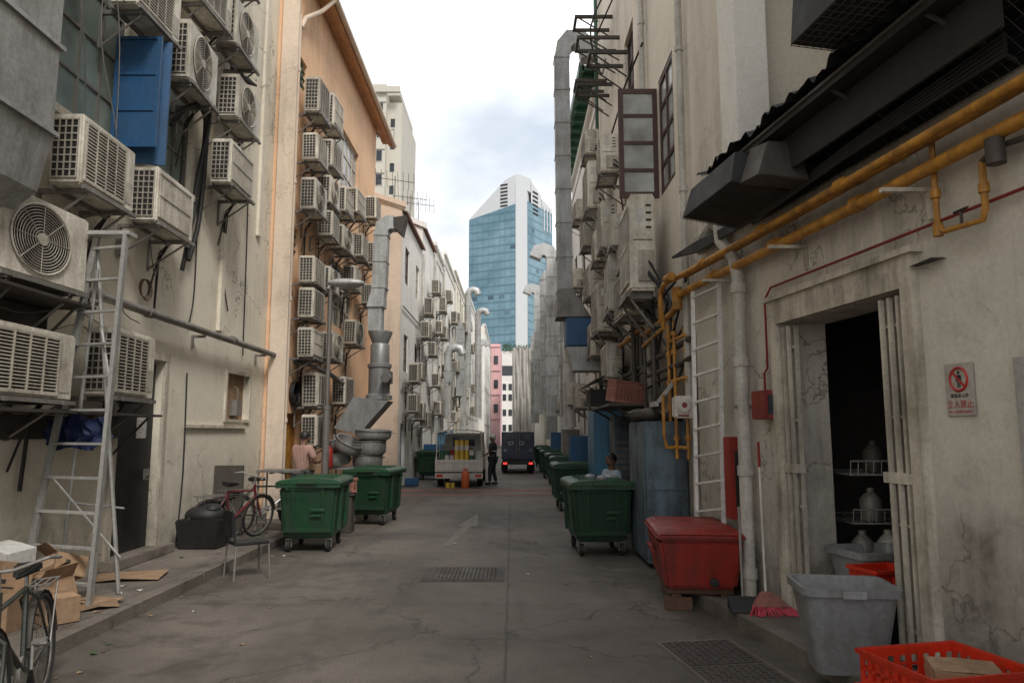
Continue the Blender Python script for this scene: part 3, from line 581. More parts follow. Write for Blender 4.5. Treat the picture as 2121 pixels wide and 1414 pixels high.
# ------------------------------------------------------------------ air conditioners
def ac_master(kind):
    W2=.43; H=.66; x0,x1=.2,.53
    o=thing('air_conditioner',(0,-60,0),'x','air conditioner')
    c=MB(); c.box(x0,x1,-W2,W2,0,H); part(o,'casing',c,'ac',bevel=.018)
    g=MB()
    if kind=='louvre':
        a,b_,z0,z1=-W2+.04,W2-.2,.05,H-.06
        g.box(x1+.001,x1+.004,a,b_,z0,z1,0); n=17
        for i in range(n): z=z0+(z1-z0)*(i+.5)/n; g.box(x1+.005,x1+.022,a,b_,z-.006,z+.006,1)
        for i in range(5): y=a+(b_-a)*i/4; g.box(x1+.004,x1+.026,y-.006,y+.006,z0-.01,z1+.01,1)
        for z in (z0,z1): g.box(x1+.003,x1+.024,a-.012,b_+.012,z-.012,z+.012,1)
        g.box(x1,x1+.006,W2-.15,W2-.04,.08,.3,1)
    elif kind=='round':
        cy,cz,rr_=-.06,H/2,.28
        g.cyl((x1+.001,cy,cz),(x1+.004,cy,cz),rr_,n=28,m=0)
        for k_ in range(1,13): g.torus((x1+.018,cy,cz),rr_*k_/12,.0036 if k_<12 else .010,'x',28,4,1)
        for k_ in range(8):
            t_=2*math.pi*k_/8; g.tube([(x1+.022,cy+.03*math.cos(t_),cz+.03*math.sin(t_)),(x1+.022,cy+rr_*math.cos(t_),cz+rr_*math.sin(t_))],.003,4,1)
        g.cyl((x1+.004,cy,cz),(x1+.028,cy,cz),.05,n=14,m=1)
    else:
        a,b_,z0,z1=-W2+.04,W2-.12,.07,H-.08
        g.box(x1+.001,x1+.004,a,b_,z0,z1,0)
        for i in range(22): y=a+(b_-a)*i/21; g.box(x1+.004,x1+.02,y-.005,y+.005,z0,z1,1)
        for z in (z0,(z0+z1)/2,z1): g.box(x1+.003,x1+.025,a-.01,b_+.01,z-.01,z+.01,1)
    part(o,'fan_grille',g,['dark','acs'],smooth=30)
    if kind=='round':
        f=MB()
        for k_ in range(3):
            t_=2*math.pi*k_/3; p=[(.05,0),(.25,.03),(.24,.16),(.10,.14)]
            f.quad([(x1+.006+.004*(i//2),cy+math.cos(t_)*u-math.sin(t_)*v,cz+math.sin(t_)*u+math.cos(t_)*v) for i,(u,v) in enumerate(p)])
        part(o,'fan_blades',f,'dsteel',smooth=0)
    s_=MB(); y=-W2-.001
    s_.box(x0+.03,x1-.04,y-.003,y,.06,H-.06,0)
    for i in range(5): xx=x0+.03+(x1-x0-.07)*i/4; s_.box(xx-.006,xx+.006,y-.014,y-.003,.05,H-.05,1)
    for i in range(9): z=.06+(H-.12)*i/8; s_.box(x0+.025,x1-.035,y-.012,y-.003,z-.006,z+.006,1)
    part(o,'side_grille',s_,['dark','acs'],smooth=0)
    s_=MB(); s_.box(x0+.02,x1-.1,W2+.001,W2+.03,.06,.27,0); s_.box(x0+.04,x1-.04,W2+.001,W2+.005,.34,.345,1); s_.box(x0+.15,x1-.06,W2+.001,W2+.003,.46,.56,2)
    for i in range(4): s_.box(x0+.05,x0+.12,W2+.001,W2+.003,.42+i*.05,.435+i*.05,1)
    part(o,'service_cover',s_,['acs','dark','paper'],smooth=0)
    br=MB()
    for yy in (-.3,.3):
        br.box(0,x1+.06,yy-.02,yy+.02,-.045,-.003); br.box(0,.03,yy-.02,yy+.02,-.4,-.045)
        br.tube([(.02,yy,-.38),(x1-.02,yy,-.05)],.014,5)
    br.box(x1+.01,x1+.05,-.42,.42,-.04,-.002); br.box(x0,x0+.04,-.42,.42,-.042,-.004)
    part(o,'wall_bracket',br,'steel',smooth=0)
    h=MB(); h.tube([(x0+.1,W2,.12),(x0+.1,W2+.07,.1),(x0-.05,W2+.09,.0),(.04,W2+.07,-.2),(.03,W2+.05,-.9)],.018,6); h.tube([(x0+.1,W2,.2),(x0+.08,W2+.1,.16),(.03,W2+.1,-.1),(.03,W2-.1,-.7)],.012,5)
    part(o,'coolant_pipe',h,'cable',smooth=60)
    return o
masters={k:ac_master(k) for k in ('louvre','round','bars')}
LAB={'louvre':'boxy outdoor air conditioner with slatted front on a wall bracket','round':'boxy outdoor air conditioner with round fan grille on a bracket','bars':'boxy outdoor air conditioner with barred grille on a bracket'}
def ac(kind,X,s,ya,yb,zb,zt,grp,label=None,dx=1.0):
    if kind is None: kind=R.choice(['louvre','louvre','round','bars'])
    o=dup(masters[kind],(X,(ya+yb)/2,zb),(R.uniform(-.012,.012),R.uniform(-.015,.015),(0 if s>0 else math.pi)+R.uniform(-.06,.06)),(dx,(yb-ya)/.86,(zt-zb)/.66))
    setp(o,label or LAB[kind],'air conditioner',grp); return o
G1='air conditioners on the cream wall'
for a in [('louvre',7.2,8.3,4.34,5.10),('bars',8.75,9.9,4.42,5.13),('bars',11.05,12.1,5.72,6.45),('round',9.4,10.45,6.63,7.5),('round',11.0,12.05,8.04,8.85),('round',11.2,12.25,6.88,7.62),('louvre',8.1,9.15,6.9,7.7),('louvre',9.7,10.8,8.0,8.8),('round',6.2,7.45,3.22,4.0),('louvre',6.2,7.35,2.12,2.78),('louvre',8.05,9.05,2.2,2.98),('round',10.9,11.9,9.3,10.1)]:
    ac(a[0],-5,1,a[1],a[2],a[3],a[4],G1)
G2='air conditioners on the peach wall'
for i,a in enumerate([(14.95,9.50,8.7,15.8),(16.2,9.74,8.95,17.1),(14.95,8.21,7.6,15.8),(16.2,8.6,7.95,17.1),(14.9,7.20,6.50,15.8),(16.1,7.7,7.05,17.0),(16.2,6.9,6.3,17.1),(17.6,7.95,7.3,18.5),(19.0,8.4,7.7,20),(17.6,6.95,6.35,18.6),(19.6,7.3,6.65,20.6),(15.0,5.51,4.93,15.9),(16.3,5.6,5.05,17.2),(15.0,4.84,4.2,15.9),(15.0,3.98,3.35,15.95),(16.8,4.15,3.5,17.8),(19.2,4.8,4.15,20.2),(15.5,3.08,2.35,16.5),(15.6,2.18,1.5,16.5),(21.5,9.0,8.3,22.4),(21.6,7.6,6.9,22.5),(18.8,6.2,5.6,19.7),(21.2,6.2,5.6,22.1),(18.2,3.2,2.5,19.1)]):
    ac(None if i not in (9,16) else 'round',-4.7,1,a[0],a[3],a[2],a[1],G2)
G3='air conditioners along the row of shophouses'
LR=[(28.6,7.18,6.5),(27.9,6.1,5.45),(34.5,8.32,7.6),(24.6,4.14,3.5),(26.0,4.3,3.7),(24.6,3.09,2.48),(26.3,2.9,2.25),(35.2,7.0,6.35),(39.8,6.5,5.8),(31.8,4.4,3.8),(30.3,5.6,5.0),(32.9,6.9,6.3),(31.4,8.5,7.9),(33.0,3.2,2.6),(36.5,5.2,4.6),(36.9,3.5,2.9),(41.5,8.8,8.1),(43.0,6.0,5.4),(39.5,4.3,3.7),(44.5,9.2,8.6),(42.0,3.0,2.4),(47.5,8.6,7.9),(49.5,6.4,5.7),(51,9.6,8.9),(48.2,4.2,3.5),(53,5.0,4.3),(55.5,7.8,7.1),(46.8,6.6,6.0),(60,9.1,8.4),(63,6.0,5.3),(66,10,9.3),(62,4,3.3),(70,8,7.2),(57,10.6,9.9),(52,3.1,2.4),(45.2,4.6,4.0),(37.8,9.3,8.7),(28.2,2.6,2.0)]
for y,zt,zb in LR: ac(None,-3.75,1,y,y+.9,zb,zt,G3)
for y,zt,zb in [(20.6,8.6,8),(21.8,6.8,6.2),(23.5,9.4,8.8),(24.5,7.2,6.6),(22.5,5.2,4.5),(26,5.6,5),(25.5,3.8,3.1),(20.2,4.6,3.9),(21,3.2,2.5),(23.6,3.4,2.7),(30,7.4,6.8),(31.5,5.2,4.5),(33.5,6.8,6.2),(35.5,4.2,3.5),(30.5,3.3,2.7),(39,7,6.3),(41,5,4.3),(44,6.6,5.9),(47,4.2,3.5),(52,6.4,5.7),(56,4.5,3.8),(61,6,5.2)]:
    ac(None,2.4,-1,y,y+.9,zb,zt,G3)
G4='air conditioners on the beige wall'
for k_,ya,yb,zb,zt,dx in [('bars',10.65,11.75,3.9,5.4,1.15),('louvre',16.5,17.6,7.05,8.2,1.15),('louvre',17.6,18.6,8.8,9.45,1),('louvre',12.9,13.9,5.2,5.8,1),('bars',13.3,14.4,4.05,5.15,1.05),('louvre',15.4,16.5,3.95,5.05,1.05),('louvre',11.9,12.9,3.75,4.5,1.0),('louvre',14.6,15.3,5.6,6.6,1.0),('round',15.7,16.6,5.6,6.3,1.0),('louvre',14.0,15.0,7.0,7.8,1.1),('round',17.0,18.0,3.6,4.4,1),('bars',12.1,13.0,4.65,5.15,.9),('louvre',16.9,17.8,5.0,5.8,1.1),('louvre',18.3,19.2,6.6,7.4,1.0),('louvre',14.6,15.4,2.9,3.6,.9)]:
    ac(k_,2.4,-1,ya,yb,zb,zt,G4,'tall boxy outdoor air conditioner with plain side on a bracket' if zt-zb>1 else None,dx)
ac('louvre',3.6,-1,5.6,6.6,4.95,5.6,G4)
for m_ in masters.values(): kill(m_)
for ya,yb,z in ((6.0,7.6,3.13),(6.0,9.2,2.03)):
    d=MB(); d.box(-4.98,-4.42,ya,yb,z-.04,z-.012); d.box(-4.98,-4.93,ya,yb,z-.3,z-.05); d.tube([(-4.95,ya+.3,z-.6),(-4.45,ya+.3,z-.06)],.016,5); d.tube([(-4.95,yb-.3,z-.6),(-4.45,yb-.3,z-.06)],.016,5)
    solo('equipment_platform',d,'dsteel','dark sooty steel platform under the air conditioners','platform',loc=(-4.7,(ya+yb)/2,z-.05))
# ------------------------------------------------------------------ ducts
def duct(name,pts,w,d,label,ref=(0,1,0),mat='galv',round_=False,extra=None):
    o=thing(name,pts[0],label,'duct'); mb=MB()
    if round_: prof=[(w/2*math.cos(2*math.pi*i/14),w/2*math.sin(2*math.pi*i/14)) for i in range(14)]
    else: prof=[(-d/2,-w/2),(d/2,-w/2),(d/2,w/2),(-d/2,w/2)]
    mb.sweep(pts,prof,ref,0)
    for a,b_ in zip(pts[:-1],pts[1:]):
        a,b_=Vector(a),Vector(b_); L=(b_-a).length
        if L<.7: continue
        n=int(L/.9)+1; T=(b_-a)/L
        for i in range(n+1):
            c=a+T*(L*i/n); mb.sweep([c-T*.02,c+T*.02],[(x*1.09,y*1.09) for x,y in prof],ref,0)
    part(o,'duct_body',mb,mat,world=True,smooth=30)
    if extra: extra(o)
    return o
def ex1(o):
    h=MB(); h.hexa([(1.1,17.6,4.62),(1.95,17.6,4.62),(1.95,18.4,4.62),(1.1,18.4,4.62)],[(1.15,17.75,5.35),(1.5,17.75,5.35),(1.5,18.25,5.35),(1.15,18.25,5.35)]); part(o,'duct_hood',h,'steel',world=True,smooth=0)
    h=MB(); h.box(1.33,2.05,17.6,18.4,3.9,4.6); part(o,'fan_housing',h,'bluep',world=True,bevel=.02)
    h=MB(); h.hexa([(1.5,17.6,3.3),(2.2,17.6,3.3),(2.2,18.4,3.3),(1.5,18.4,3.3)],[(1.33,17.6,3.88),(2.05,17.6,3.88),(2.05,18.4,3.88),(1.33,18.4,3.88)]); part(o,'duct_transition',h,'galv',world=True,smooth=0)
duct('exhaust_duct',[(1.33,18,5.3),(1.30,18,11.5),(1.36,18,11.85),(1.52,18,12.05),(1.78,18,12.05),(1.95,18,11.9),(2.0,18,11.5)],.38,.42,'tall rectangular galvanised exhaust duct curving over at the roof',extra=ex1)
def ex2(o):
    h=MB(); h.hexa([(-3.62,17.75,4.9),(-3.2,17.75,4.9),(-3.2,18.25,4.9),(-3.62,18.25,4.9)],[(-3.5,17.8,5.4),(-3.2,17.8,5.4),(-3.2,18.2,5.4),(-3.5,18.2,5.4)])
    part(o,'duct_transition',h,'galv',world=True,smooth=0)
    h=MB(); h.lathe([(.0,4.3),(.3,4.3),(.3,4.25),(.2,4.0),(.24,3.95),(.24,3.5),(.3,3.48),(.3,3.4),(.27,3.38),(.27,2.75),(.33,2.7),(.33,2.6),(0,2.58)],(-3.3,18,0),20); part(o,'fan_housing',h,'galv',world=True)
    h=MB(); h.box(-3.05,-3.0,17.8,18.2,3.0,3.3); h.cyl((-3.05,17.7,3.1),(-3.05,17.4,3.1),.12,n=14); part(o,'fan_motor',h,'steel',world=True)
    h=MB(); h.hexa([(-4.3,17.6,1.9),(-3.7,17.6,1.75),(-3.7,18.4,1.75),(-4.3,18.4,1.9)],[(-3.85,17.6,2.65),(-3.0,17.6,2.56),(-3.0,18.4,2.56),(-3.85,18.4,2.65)]); part(o,'duct_hood',h,'galv',world=True,smooth=0)
    h=MB(); h.hexa([(-3.0,17.8,6.95),(-2.78,17.8,6.75),(-2.78,18.2,6.75),(-3.0,18.2,6.95)],[(-3.0,17.8,7.2),(-2.68,17.8,7.25),(-2.68,18.2,7.25),(-3.0,18.2,7.2)]); part(o,'outlet_cowl',h,'dsteel',world=True,smooth=0)
duct('exhaust_duct',[(-3.42,18,4.3),(-3.42,18,4.95),(-3.34,18,5.4),(-3.32,18,6.75),(-3.28,18,6.98),(-3.12,18,7.08),(-2.98,18,7.08)],.34,.4,'galvanised kitchen exhaust duct with round fan and bent outlet',extra=ex2)
duct('exhaust_duct',[(-4.55,5.85,9.5),(-4.55,5.85,4.5),(-4.62,5.85,4.15),(-4.8,5.85,4.0)],.72,.95,'large dented galvanised duct running down the cream wall')
GD='exhaust ducts along the alley'
for (x,y,zt,w,dr,z0,rd) in [(-3.2,52,12.1,.5,1,5,1),(-2.75,58,11.6,.5,1,3,1),(-3.15,44,8.4,.45,-1,4,0),(-3.2,36,6.0,.4,1,2.5,1),(-3.0,66,10,.5,1,3,0),(-3.2,48,6.5,.4,-1,1.5,0),
    (1.75,31,9.7,.5,-1,2.5,0),(1.95,26,7.2,.45,1,2.4,0),(1.75,38,10.2,.55,1,3,1),(1.7,46,11,.55,-1,3,0),(1.9,24,5.2,.42,1,2,1),(1.7,54,9.0,.6,1,2.5,0),(1.85,34,6.5,.5,1,1.5,0)]:
    o=duct('exhaust_duct',[(x,y,z0),(x,y,zt-.35),(x+dr*.12,y,zt-.08),(x+dr*.38,y,zt),(x+dr*.62,y,zt-.06),(x+dr*.74,y,zt-.35)],w,w*1.1,'silver gooseneck kitchen exhaust duct fixed to the wall' if rd else 'square grey kitchen exhaust duct with bent top',round_=bool(rd)); o['group']=GD
# ------------------------------------------------------------------ gas pipes right
o=thing('gas_pipe',(2.3,9,3.6),'yellow gas pipes running side by side along the wall','gas pipe')
pw=Wl
for off,z,r_ in ((.14,3.60,.048),(.27,3.76,.034),(.13,3.80,.034)):
    m_=MB(); m_.tube([(pw(1.5,off),1.5,z+.05),(pw(4.4,off),4.4,z+.015),(pw(6.0,off+.01),6.0,z-.01),(pw(9.2,off),9.2,z)],r_,10)
    for y in (3.6,5.6,6.9,8.3): m_.cyl((pw(y-.05,off),y-.05,z+.01),(pw(y+.05,off),y+.05,z+.01),r_*1.4,n=10)
    part(o,'pipe',m_,'yellow',world=True)
m_=MB(); m_.tube([(2.28,9.2,3.6),(2.2,9.35,3.6),(2.18,9.5,3.5),(2.18,9.6,3.42),(2.2,9.9,3.42),(2.2,12,3.4),(2.2,12.2,3.55),(2.2,18.9,3.5)],.045,10); m_.cyl((2.18,9.42,3.4),(2.18,9.42,3.7),.065); m_.tube([(2.2,10.6,3.42),(2.2,10.6,3.8)],.03); m_.cyl((2.2,13.4,3.53),(2.2,13.6,3.53),.06); part(o,'pipe',m_,'yellow',world=True)
m_=MB(); m_.tube([(2.08,9.2,3.76),(2.03,9.5,3.76),(2.0,9.62,3.66),(2.0,9.62,3.5),(2.05,9.7,3.2),(2.1,11.5,3.15)],.034,10); m_.cyl((2.02,9.0,3.76),(2.0,9.2,3.76),.055); part(o,'pipe',m_,'yellow',world=True)
m_=MB(); m_.tube([(pw(4.83,.1),4.83,3.8),(pw(4.83,.1),4.83,3.22),(pw(4.78,.1),4.78,3.15),(pw(4.45,.1),4.45,3.13),(pw(4.42,.1),4.42,3.2),(pw(4.42,.1),4.42,3.5)],.021,8)
m_.cyl((pw(4.83,.1),4.83,3.4),(pw(4.83,.1),4.83,3.46),.033); m_.cyl((pw(4.42,.1),4.42,3.3),(pw(4.42,.1),4.42,3.36),.033); m_.cyl((pw(4.83,.1),4.83,3.13),(pw(4.83,.1),4.83,3.22),.032); part(o,'branch_pipe',m_,'yellow',world=True)
m_=MB(); m_.tube([(pw(4.42,.1),4.42,3.5),(pw(4.3,.1),4.3,3.55),(pw(4.05,.1),4.05,3.52)],.02,8); m_.cyl((pw(4.24,.16),4.24,3.42),(pw(4.24,.16),4.24,3.58),.055); part(o,'valve',m_,'dsteel',world=True)
m_=MB(); m_.tube([(pw(4.62,.1),4.62,3.13),(pw(4.62,.1),4.62,3.24),(pw(4.62,.1),4.55,3.25),(pw(4.62,.1),4.69,3.25)],.012,6); part(o,'valve_handle',m_,'dsteel',world=True)
for y in (5.0,6.6,8.1): m_=MB(); wbox(m_,y-.02,y+.02,3.50,3.53,0,.36); wbox(m_,y-.02,y+.02,3.3,3.498,0,.03); part(o,'pipe_bracket',m_,'cream',world=True)
o=thing('gas_meter',(2.25,9.7,1.5),'yellow gas meter pipework with round white dial','gas meter')
m_=MB()
for y,x in ((9.75,2.2),(9.45,2.28),(10.1,2.2)):
    m_.tube([(x,y,3.3),(x,y,1.45)],.024,8)
    for z in (1.7,2.1,2.45,2.85,3.1): m_.cyl((x,y,z),(x,y,z+.06),.042,n=8)
for z in (1.6,2.5,3.05): m_.tube([(2.24,9.3,z),(2.2,10.15,z)],.024,8)
m_.tube([(2.2,9.75,1.6),(2.05,9.7,1.6),(2.02,9.7,1.75),(2.02,9.7,2.3)],.024,8); part(o,'pipework',m_,'yellow',world=True)
m_=MB(); m_.box(2.07,2.31,9.2,9.42,1.98,2.26); m_.cyl((2.17,9.2,2.14),(2.17,9.14,2.14),.10,n=20); part(o,'meter_box',m_,'whitep',world=True,bevel=.02)
m_=MB(); m_.cyl((2.17,9.139,2.14),(2.17,9.135,2.14),.035,n=16); m_.box(2.1,2.24,9.195,9.198,2.0,2.02); part(o,'dial',m_,'redp',world=True)
o=thing('steel_pipework',(2.2,10.5,2),'dark sooty pipes and valves along the lower wall','pipe')
for pts,r_ in (([(2.3,9.3,2.75),(2.22,9.6,2.7),(2.2,11.8,2.7),(2.15,12,2.9),(2.15,12,3.4)],.035),([(2.3,9.3,3.0),(2.25,10,2.95),(2.25,14.5,2.9)],.04),([(2.05,10.4,2.3),(2.05,10.4,3.3),(2.2,10.4,3.35)],.03),([(2.1,11.4,2.1),(2.1,11.4,3.15)],.028),([(2.15,12.7,2.4),(2.15,12.7,4.0)],.045)):
    m_=MB(); m_.tube(pts,r_,8); a=Vector(pts[1]); m_.ball(tuple(a),r_*1.6,8); part(o,'pipe',m_,'dsteel',world=True)
o=thing('fire_alarm_box',(2.6,7.4,1.9),'red metal fire hose box with glass front on the wall','fire box')
m_=MB(); wbox(m_,7.22,7.52,1.93,2.22,.0,.14); part(o,'box_body',m_,'redp',world=True,bevel=.01)
m_=MB(); m_.box(Wl(7.22,.12),Wl(7.22,.02),7.213,7.218,1.98,2.17); part(o,'glass_front',m_,'glassk',world=True)
m_=MB(); m_.tube([(Wl(7.4,.05),7.4,2.22),(Wl(7.4,.05),7.4,2.4),(Wl(7.33,.05),7.33,2.45),(Wl(7.33,.05),7.33,3.15),(Wl(7.2,.05),7.2,3.25),(Wl(2,.05),2,3.25)],.012,6); part(o,'conduit',m_,'redp',world=True)
o=thing('hose_cabinet',(2.4,8.2,.84),'narrow red metal cabinet with slotted front on the wall','cabinet')
m_=MB(); wbox(m_,8.06,8.22,.86,1.75,.0,.14); part(o,'cabinet_body',m_,'redp',world=True,bevel=.008)
m_=MB(); xw=Wl(8.06,.07); m_.box(xw-.02,xw+.02,8.052,8.058,1.0,1.6); part(o,'slot',m_,'black',world=True)
o=thing('drainpipe',(2.5,7.75,.1),'white plastic drainpipe with collars running down the wall','drainpipe')
m_=MB(); x=Wl(7.75,.12); m_.tube([(x,7.75,.1),(x,7.75,3.5),(x-.02,7.8,3.7),(x-.1,8.0,3.95),(x-.1,8.05,4.15)],.068,14)
for z in (.3,1.35,2.5,3.3): m_.cyl((x,7.75,z),(x,7.75,z+.1),.083,n=14)
part(o,'pipe',m_,'whitep',world=True)
m_=MB(); m_.tube([(x+.16,7.9,.1),(x+.14,7.9,2.5),(x+.12,7.9,3.9)],.028,8); m_.box(x-.09,x+.16,7.73,7.77,2.05,2.09); part(o,'side_pipe',m_,'steel',world=True)
m_=MB(); m_.tube([(x-.06,8.02,4.1),(x-.1,8.15,4.2),(x-.05,8.6,4.15),(x,9.1,4.1)],.09,12)
for i in range(8): m_.torus((x-.08+i*.008,8.18+i*.1,4.19),.09,.014,'y',12,5)
solo('flexible_hose',m_,'steel','thick ribbed flexible exhaust hose above the drainpipe','hose',loc=(2.4,8.5,4.1))
def ladder(p0a,p0b,p1a,p1b,n,r=.025,label='',mat='alu'):
    o=thing('ladder',tuple((Vector(p0a)+Vector(p0b))/2),label,'ladder')
    for a,b_ in ((p0a,p1a),(p0b,p1b)): m_=MB(); m_.sweep([a,b_],[(-r*.6,-r),(r*.6,-r),(r*.6,r),(-r*.6,r)]); part(o,'rail',m_,mat,world=True,smooth=0)
    for i in range(n):
        t_=(i+.6)/n; a=Vector(p0a).lerp(Vector(p1a),t_); b_=Vector(p0b).lerp(Vector(p1b),t_); rm=MB(); rm.sweep([a,b_],[(-.028,-.012),(.028,-.012),(.028,.012),(-.028,.012)],None); part(o,'rung',rm,mat,world=True,smooth=0)
    return o
ladder((2.36,8.3,.13),(2.22,8.95,.0),(2.40,8.25,3.6),(2.27,8.95,3.6),11,.032,label='pale aluminium ladder leaning upright against the annex wall',mat='alulight')
o=ladder((-4.08,7.25,.13),(-4.95,7.55,.13),(-4.02,7.35,3.85),(-4.38,7.45,3.85),11,.032,label='tall aluminium step ladder standing on the pavement')
for pts,r_ in (([(-4.4,7.5,3.75),(-4.12,7.85,.13)],.022),([(-4.36,7.46,3.5),(-4.9,8.1,.13)],.02),([(-4.12,7.85,1.0),(-4.75,7.95,1.05)],.012),([(-4.78,7.56,1.4),(-4.1,7.8,.5)],.012),([(-4.3,7.5,2.9),(-4.06,7.3,2.3)],.015)):
    m_=MB(); m_.tube(pts,r_,6); part(o,'back_leg' if r_>=.02 else 'brace',m_,'alu',world=True)
m_=MB(); m_.box(-4.42,-3.98,7.32,7.5,3.84,3.88); part(o,'ladder_cap',m_,'alu',world=True)
# ------------------------------------------------------------------ awning + hoods
o=thing('corrugated_awning',(2.4,6,4.3),'black corrugated metal awning with wavy edge over the wall','awning')
m_=MB(); n=120; y0,y1=3.7,7.45; top=[]
for i in range(n+1):
    y=y0+(y1-y0)*i/n; w_=.024*math.sin(i*2*math.pi/6.5)+.02*math.sin(i*.37)+.012*math.sin(i*1.7); e_=.03*math.sin(i*.21)
    top.append(((Wl(y,.66+e_),y,4.50+w_),(Wl(y,-.25),y,4.72+w_)))
for i in range(n): m_.quad([top[i][0],top[i+1][0],top[i+1][1],top[i][1]])
part(o,'sheet',m_,'corr',world=True,smooth=60)
m_=MB(); wbox(m_,3.8,7.3,4.05,4.35,.42,.44); wbox(m_,3.8,7.3,4.36,4.44,.05,.60); part(o,'side_panel',m_,'corr',world=True,smooth=0)
m_=MB()
for y in (4.2,5.2,6.2,7.1): m_.tube([(Wl(y,0),y,4.05),(Wl(y,.6),y,4.40)],.016,5)
m_.tube([(Wl(3.9,.6),3.9,4.42),(Wl(7.3,.6),7.3,4.42)],.02,5); part(o,'support',m_,'dsteel',world=True)
m_=MB()
for i in range(44): y=3.8+i*.08; m_.tube([(Wl(y,.05),y,3.98),(Wl(y,.42),y,4.36)],.003,4)
for i in range(7): q=i/6; m_.tube([(Wl(3.8,.05+.37*q),3.8,3.98+.38*q),(Wl(7.2,.05+.37*q),7.2,3.98+.38*q)],.003,4)
part(o,'wire_mesh',m_,'dsteel',world=True)
m_=MB(); wbox(m_,3.0,7.6,4.02,4.9,-.05,.02); part(o,'back_panel',m_,'black',world=True)
def hood(y0,y1,z0,z1,o0,o1,label):
    h=thing('exhaust_hood',(Wl(y0,o1),y0,z0),label,'hood'); m_=MB()
    b4=[(Wl(y0,o1),y0,z0+.12),(Wl(y0,o0),y0,z0),(Wl(y1,o0),y1,z0),(Wl(y1,o1),y1,z0+.12)]
    t4=[(Wl(y0+.15,o1-.1),y0+.1,z1),(Wl(y0+.15,o0),y0+.1,z1),(Wl(y1,o0),y1,z1),(Wl(y1,o1-.1),y1,z1)]
    m_.hexa(b4,t4); part(h,'hood_body',m_,'corr',world=True,smooth=0)
    m_=MB(); A,B,C_,D=[Vector(q)+Vector((0,0,-.010)) for q in b4]
    for i in range(25): q=i/24; m_.tube([A.lerp(D,q),B.lerp(C_,q)],.004,4)
    for i in range(18): q=i/17; m_.tube([A.lerp(B,q),D.lerp(C_,q)],.004,4)
    part(h,'grille',m_,'dsteel',world=True); return h
hood(6.35,7.5,3.95,4.38,.2,.80,'black metal exhaust hood with mesh underside')
hood(3.2,5.0,4.50,5.7,.05,.95,'large black metal exhaust hood with mesh underside')
d=MB(); d.hexa([(Wl(5.95,.74),5.98,3.99),(Wl(5.95,.3),5.98,3.94),(Wl(6.2,.3),6.32,3.97),(Wl(6.2,.76),6.32,4.02)],[(Wl(5.95,.62),6.05,4.32),(Wl(5.95,.35),6.05,4.32),(Wl(6.2,.35),6.32,4.36),(Wl(6.2,.65),6.32,4.36)])
solo('fan_box',d,'dsteel','dark grey sheet metal fan box beside the exhaust hood','fan box',loc=(2.3,6,3.95),smooth=0,bevel=.01)
m_=MB()
for i in range(5): m_.tube([(pw(4.0,.25),4.0,4.0+i*.03),(pw(5.4,.3),5.4,3.95+i*.02),(pw(6.8,.25),6.8,3.92+i*.01),(pw(8.6,.2),8.6,3.98+i*.03),(pw(9.4,.2),9.4,4.1)],.018,6)
solo('cable_bundle',m_,'cable','thick black cable bundle sagging along the annex wall','cable',loc=(2.5,7,4))
m_=MB(); m_.hexa([(1.7,14.9,2.85),(2.38,14.9,3.15),(2.38,18.6,3.15),(1.7,18.6,2.85)],[(1.7,14.9,2.88),(2.38,14.9,3.18),(2.38,18.6,3.18),(1.7,18.6,2.88)])
for y in (15,16.7,18.4): m_.tube([(2.38,y,2.5),(1.75,y,2.84)],.018,5)
solo('lean_to_canopy',m_,'dsteel','sooty sheet metal canopy projecting over the blue cabinet','canopy',loc=(2.1,16.5,3),smooth=0)
# ------------------------------------------------------------------ no entry sign
o=thing('no_entry_sign',(Wl(4.86,.02),4.86,1.9),'white plate with red crossed-out walking figure and red lettering','sign')
Wn=Vector((-1,-.15,0)).normalized(); U=Vector((.15,-1,0)).normalized(); base=Vector((Wl(4.86,.012),4.86,2.09))
MW=Matrix(((U.x,0,Wn.x,base.x),(U.y,0,Wn.y,base.y),(U.z,1,Wn.z,base.z),(0,0,0,1)))@Matrix.Scale(.9,4)
m_=MB(); m_.T=MW; m_.box(-.14,.14,-.20,.19,-.006,.004); part(o,'sign_plate',m_,'signw',world=True,bevel=.002)
m_=MB(); m_.T=MW
m_.torus((0,.07,.006),.085,.012,'z',32,4); m_.T=MW@Matrix.Translation((0,.07,.0075))@Matrix.Rotation(rad(-45),4,'Z'); m_.box(-.085,.085,-.009,.009,0,.002); part(o,'red_circle',m_,'redink',world=True)
m_=MB(); m_.T=MW@Matrix.Translation((0,.07,.005)); m_.cyl((0,.05,0),(0,.05,.0012),.013,n=12)
m_.box(-.017,.017,-.005,.033,0,.0012); m_.box(-.015,-.003,-.062,-.005,0,.0011); m_.box(.004,.016,-.062,-.005,0,.0011); m_.box(-.028,-.02,-.012,.03,0,.0011); m_.box(.02,.028,-.012,.03,0,.0011); part(o,'walking_figure',m_,'blackink',world=True)
def text(par,body,size,T,mat,name='lettering'):
    c=bpy.data.curves.new('t','FONT'); c.body=body; c.size=size; c.align_x='CENTER'; c.extrude=.0006
    to=bpy.data.objects.new('t',c); COL.objects.link(to); bpy.context.view_layer.update()
    me=bpy.data.meshes.new_from_object(to.evaluated_get(bpy.context.evaluated_depsgraph_get())); bpy.data.objects.remove(to)
    off=Vector((0,0,0)); p=par
    while p is not None: off+=p.location; p=p.parent
    me.transform(Matrix.Translation(-off)@T); me.materials.clear(); me.materials.append(M[mat])
    ob=bpy.data.objects.new(name,me); ob.parent=par; COL.objects.link(ob); return ob
